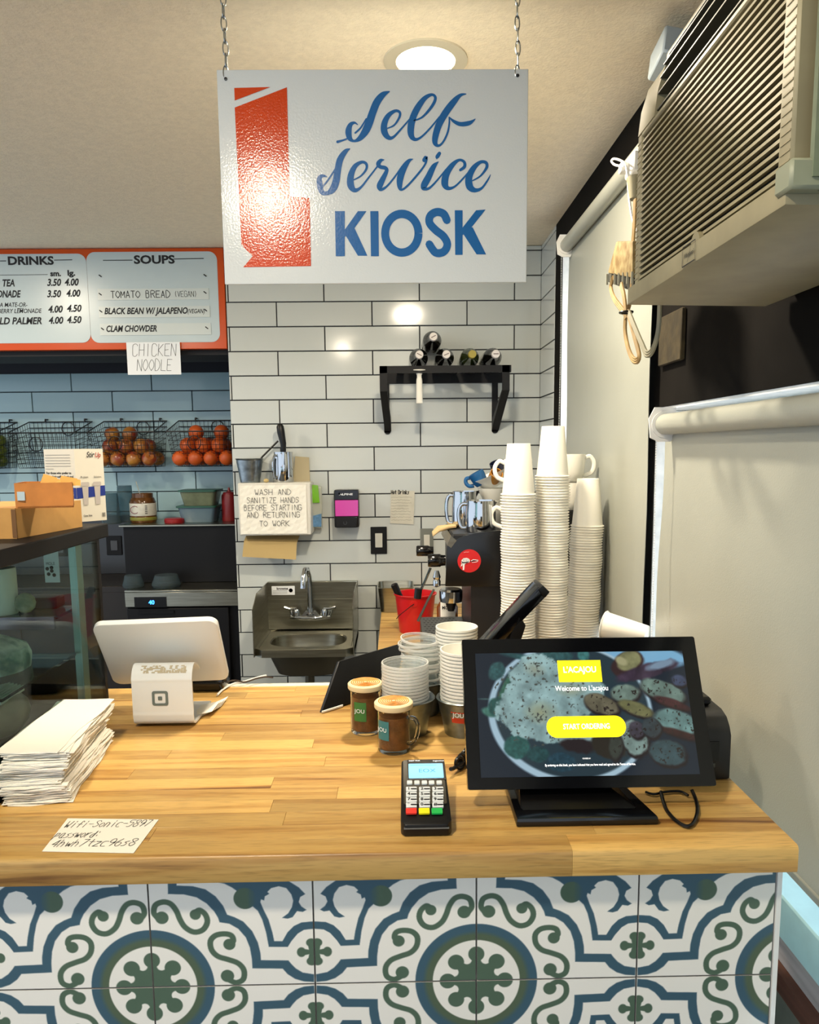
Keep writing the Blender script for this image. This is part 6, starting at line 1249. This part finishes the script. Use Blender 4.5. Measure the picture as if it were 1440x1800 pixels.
def mug(x, y, z, r, h, ang, lab, m_, grp='mugs on the espresso machine', rot=None, hand_=True):
    t = thing('mug', lab, 'mug', (x, y, z), group=grp)
    obj('cup', MB().lathe([(1e-4, 0), (r*.72, 0), (r*.8, .004), (r*.93, h*.3), (r, h*.75), (r, h), (r-.0025, h), (r*.9, h*.3), (r*.7, .005), (1e-4, .005)], 28, (0, 0, 0)), m_, t, world=False)
    if hand_: ca, sa = math.cos(ang), math.sin(ang); obj('handle', MB().tube([(ca*p, sa*p, q) for p, q in catmull([(r*.95, h*.85), (r*1.35, h*.92), (r*1.65, h*.68), (r*1.5, h*.35), (r*.93, h*.2)], 5)], .0042, 8, flat=1.5), m_, t, world=False)
    if rot: t.rotation_euler = rot
    return t
zc = zt2+.0005; Yc_ = EY+.045
for px, py, zz, an, lab in ((1003, 890, 0, .1, 'lower white mug at the right end of the espresso machine'), (1003, 843, .082, 0, 'upper white mug with its handle to the right, beside the middle cup stack'), (905, 880, -.012, PI, 'lower white mug with its handle left of the left cup stack'), (911, 838, .07, PI, 'upper white mug with its handle high left of the left cup stack')):
    c = PY(px, py, Yc_); mug(c.x, Yc_, zc+zz+(.001 if zz > 0 else 0.0) if zz >= 0 else zt_e-.0035, .042, .0805, an, lab, CERAM, hand_=not (lab.startswith('lower') and px > 950))
c = PY(868, 880, EY+.24); 
def bowl(x, y, z, r, h, lab, rot=None):
    t = solo('bowl', MB().lathe([(1e-4, 0), (r*.5, 0), (r*.55, .004), (r, h), (r-.003, h), (r*.5, .006), (1e-4, .006)], 32, (x, y, z)), CERAM, lab, 'bowl', group='bowls on the espresso machine')
    if rot: t.rotation_euler = rot
    return t
zb0 = zt_e-.0035; 
xb3 = PY(870, 870, EY+.22).x; 
for k in range(2): bowl(xb3, EY+.25, zb0+k*.062, .052, .06, ['lower white bowl behind the steel pitchers', 'middle white bowl behind the steel pitchers'][k])
b_t = bowl(xb3+.004, EY+.25, zb0+.128, .062, .042, 'tilted white bowl on top, holding small coloured cups', (0, -.42, 0))
BLU = mat('blue_glaze', '#1d5384', rough=.15); BRN = mat('ochre_glaze', '#a9701f', rough=.2); NAV = mat('navy_glaze', '#161c33', rough=.15)
q = PY(850, 846, EY+.2); mug(q.x, EY+.24, q.z-.012, .026, .044, PI*.95, 'small blue cup lying in the tilted white bowl', BLU, 'small cups in the tilted bowl', (0, -.5, 0))
q = PY(868, 838, EY+.19); mug(q.x, EY+.235, q.z-.02, .021, .05, PI*.4, 'small ochre cup with open mouth, lying in the tilted white bowl', BRN, 'small cups in the tilted bowl', (.9, .1, .2), False)
q = PY(885, 826, EY+.22); mug(q.x, EY+.29, q.z-.018, .026, .045, 0, 'dark navy cup behind the ochre cup in the tilted bowl', NAV, 'small cups in the tilted bowl', (.3, -.3, 0), False)
# ---------------------------------------------------------------- beside the machine
rb_ = thing('red_bucket', 'red plastic bucket with a wire handle on the lower worktop', 'bucket', (.063, 2.83, BZ)); H = PY(731, 1047, 2.76).z-BZ; r = .077; cc = (.0625, 2.815, BZ)
obj('body', MB().lathe([(1e-4, 0), (r*.78, 0), (r*.8, .004), (r*.98, H-.012), (r, H-.006), (r+.004, H-.005), (r+.005, H), (r-.001, H), (r*.78, .004), (1e-4, .004)], 36, cc), RED, rb_)
pv = PY(728, 1061, 2.745); obj('handle_boss', MB().cyl(pv, pv+Vector((0, -.006, 0)), .012, seg=16), RED, rb_)
obj('wire_handle', MB().tube([pv+Vector((0, -.008, 0))]+[PY(x, y, 2.735) for x, y in catmull([(722, 1066), (712, 1074), (702, 1082), (697, 1088)], 4)], .0016, 5), WIRE, rb_)
for i, (x0_, y0_, x1_, y1_, lab) in enumerate(((706, 1056, 693, 1028, 'thick black tool handle leaning in the red bucket'), )):
    solo('tool_handle', MB().tube([PY(x0_+4, y0_+12, 2.80), PY(x0_, y0_, 2.80), PY(x1_, y1_, 2.80), PY(x1_-.8, y1_-2, 2.80)], [.008, .0125, .0135, .009], 14), BLACK, lab, 'tool')
sp_ = thing('steel_pan', 'rectangular stainless pan on the lower worktop against the tiles', 'pan', (.0, 3.22, BZ)); a = PY(664, 1083, 3.13); b = PY(728, 1083, 3.13); zz = PY(690, 1034, 3.13).z
lo = rrect(a.x+.012, b.x-.012, 3.155, 3.29, .02, 4); hi = rrect(a.x+.003, b.x-.003, 3.135, 3.31, .02, 4); n = len(lo); g = MB(); L = [[(x, y, BZ+.001) for x, y in lo], [(x, y, zz-.004) for x, y in hi], [(x+(-.004 if x < (a.x+b.x)/2 else .004), y+(-.004 if y < 3.22 else .004), zz) for x, y in hi], [(x, y, zz) for x, y in hi], [(x, y, BZ+.004) for x, y in lo]]
for l in L: g.v += l
for j in range(4):
    for k in range(n): g.f.append((j*n+k, j*n+(k+1) % n, (j+1)*n+(k+1) % n, (j+1)*n+k)); g.m.append(0)
g.f += [tuple(range(n))[::-1], tuple(range(4*n, 5*n))]; g.m += [0, 0]; obj('pan', g, STEEL, sp_)
sb = PY(786, 1080, EY+.48); t = thing('syrup_bottle', 'amber syrup bottle with a white label seen under the espresso machine', 'bottle', (sb.x, EY+.46, BZ)); obj('glass', MB().lathe([(1e-4, 0), (.036, 0), (.038, .004), (.038, .125), (.03, .14), (.014, .155), (.014, .17), (1e-4, .17)], 24, (sb.x, EY+.46, BZ)), mat('amber_glass', '#6e3c0c', rough=.1), t)
a = PY(774, 1078, EY+.42); b = PY(797, 1058, EY+.42); P = MB(); 
for i in range(9):
    an = -.75+1.5*i/8; P.v += [(sb.x+.0386*math.sin(an), EY+.46-.0386*math.cos(an), a.z-.02), (sb.x+.0386*math.sin(an), EY+.46-.0386*math.cos(an), b.z)]
P.f = [(2*i, 2*i+2, 2*i+3, 2*i+1) for i in range(8)]; P.m = [0]*8; lb_ = obj('label', P, PAPER, t, smooth='flat'); tp = Pl((sb.x, EY+.46-.0398, (a.z+b.z)/2)); m = MB(); m.text(tp, -.022, -.006, 'MONIN', .017, .0005, bold=.02, fit=.046); obj('label_print', m, INK, lb_)
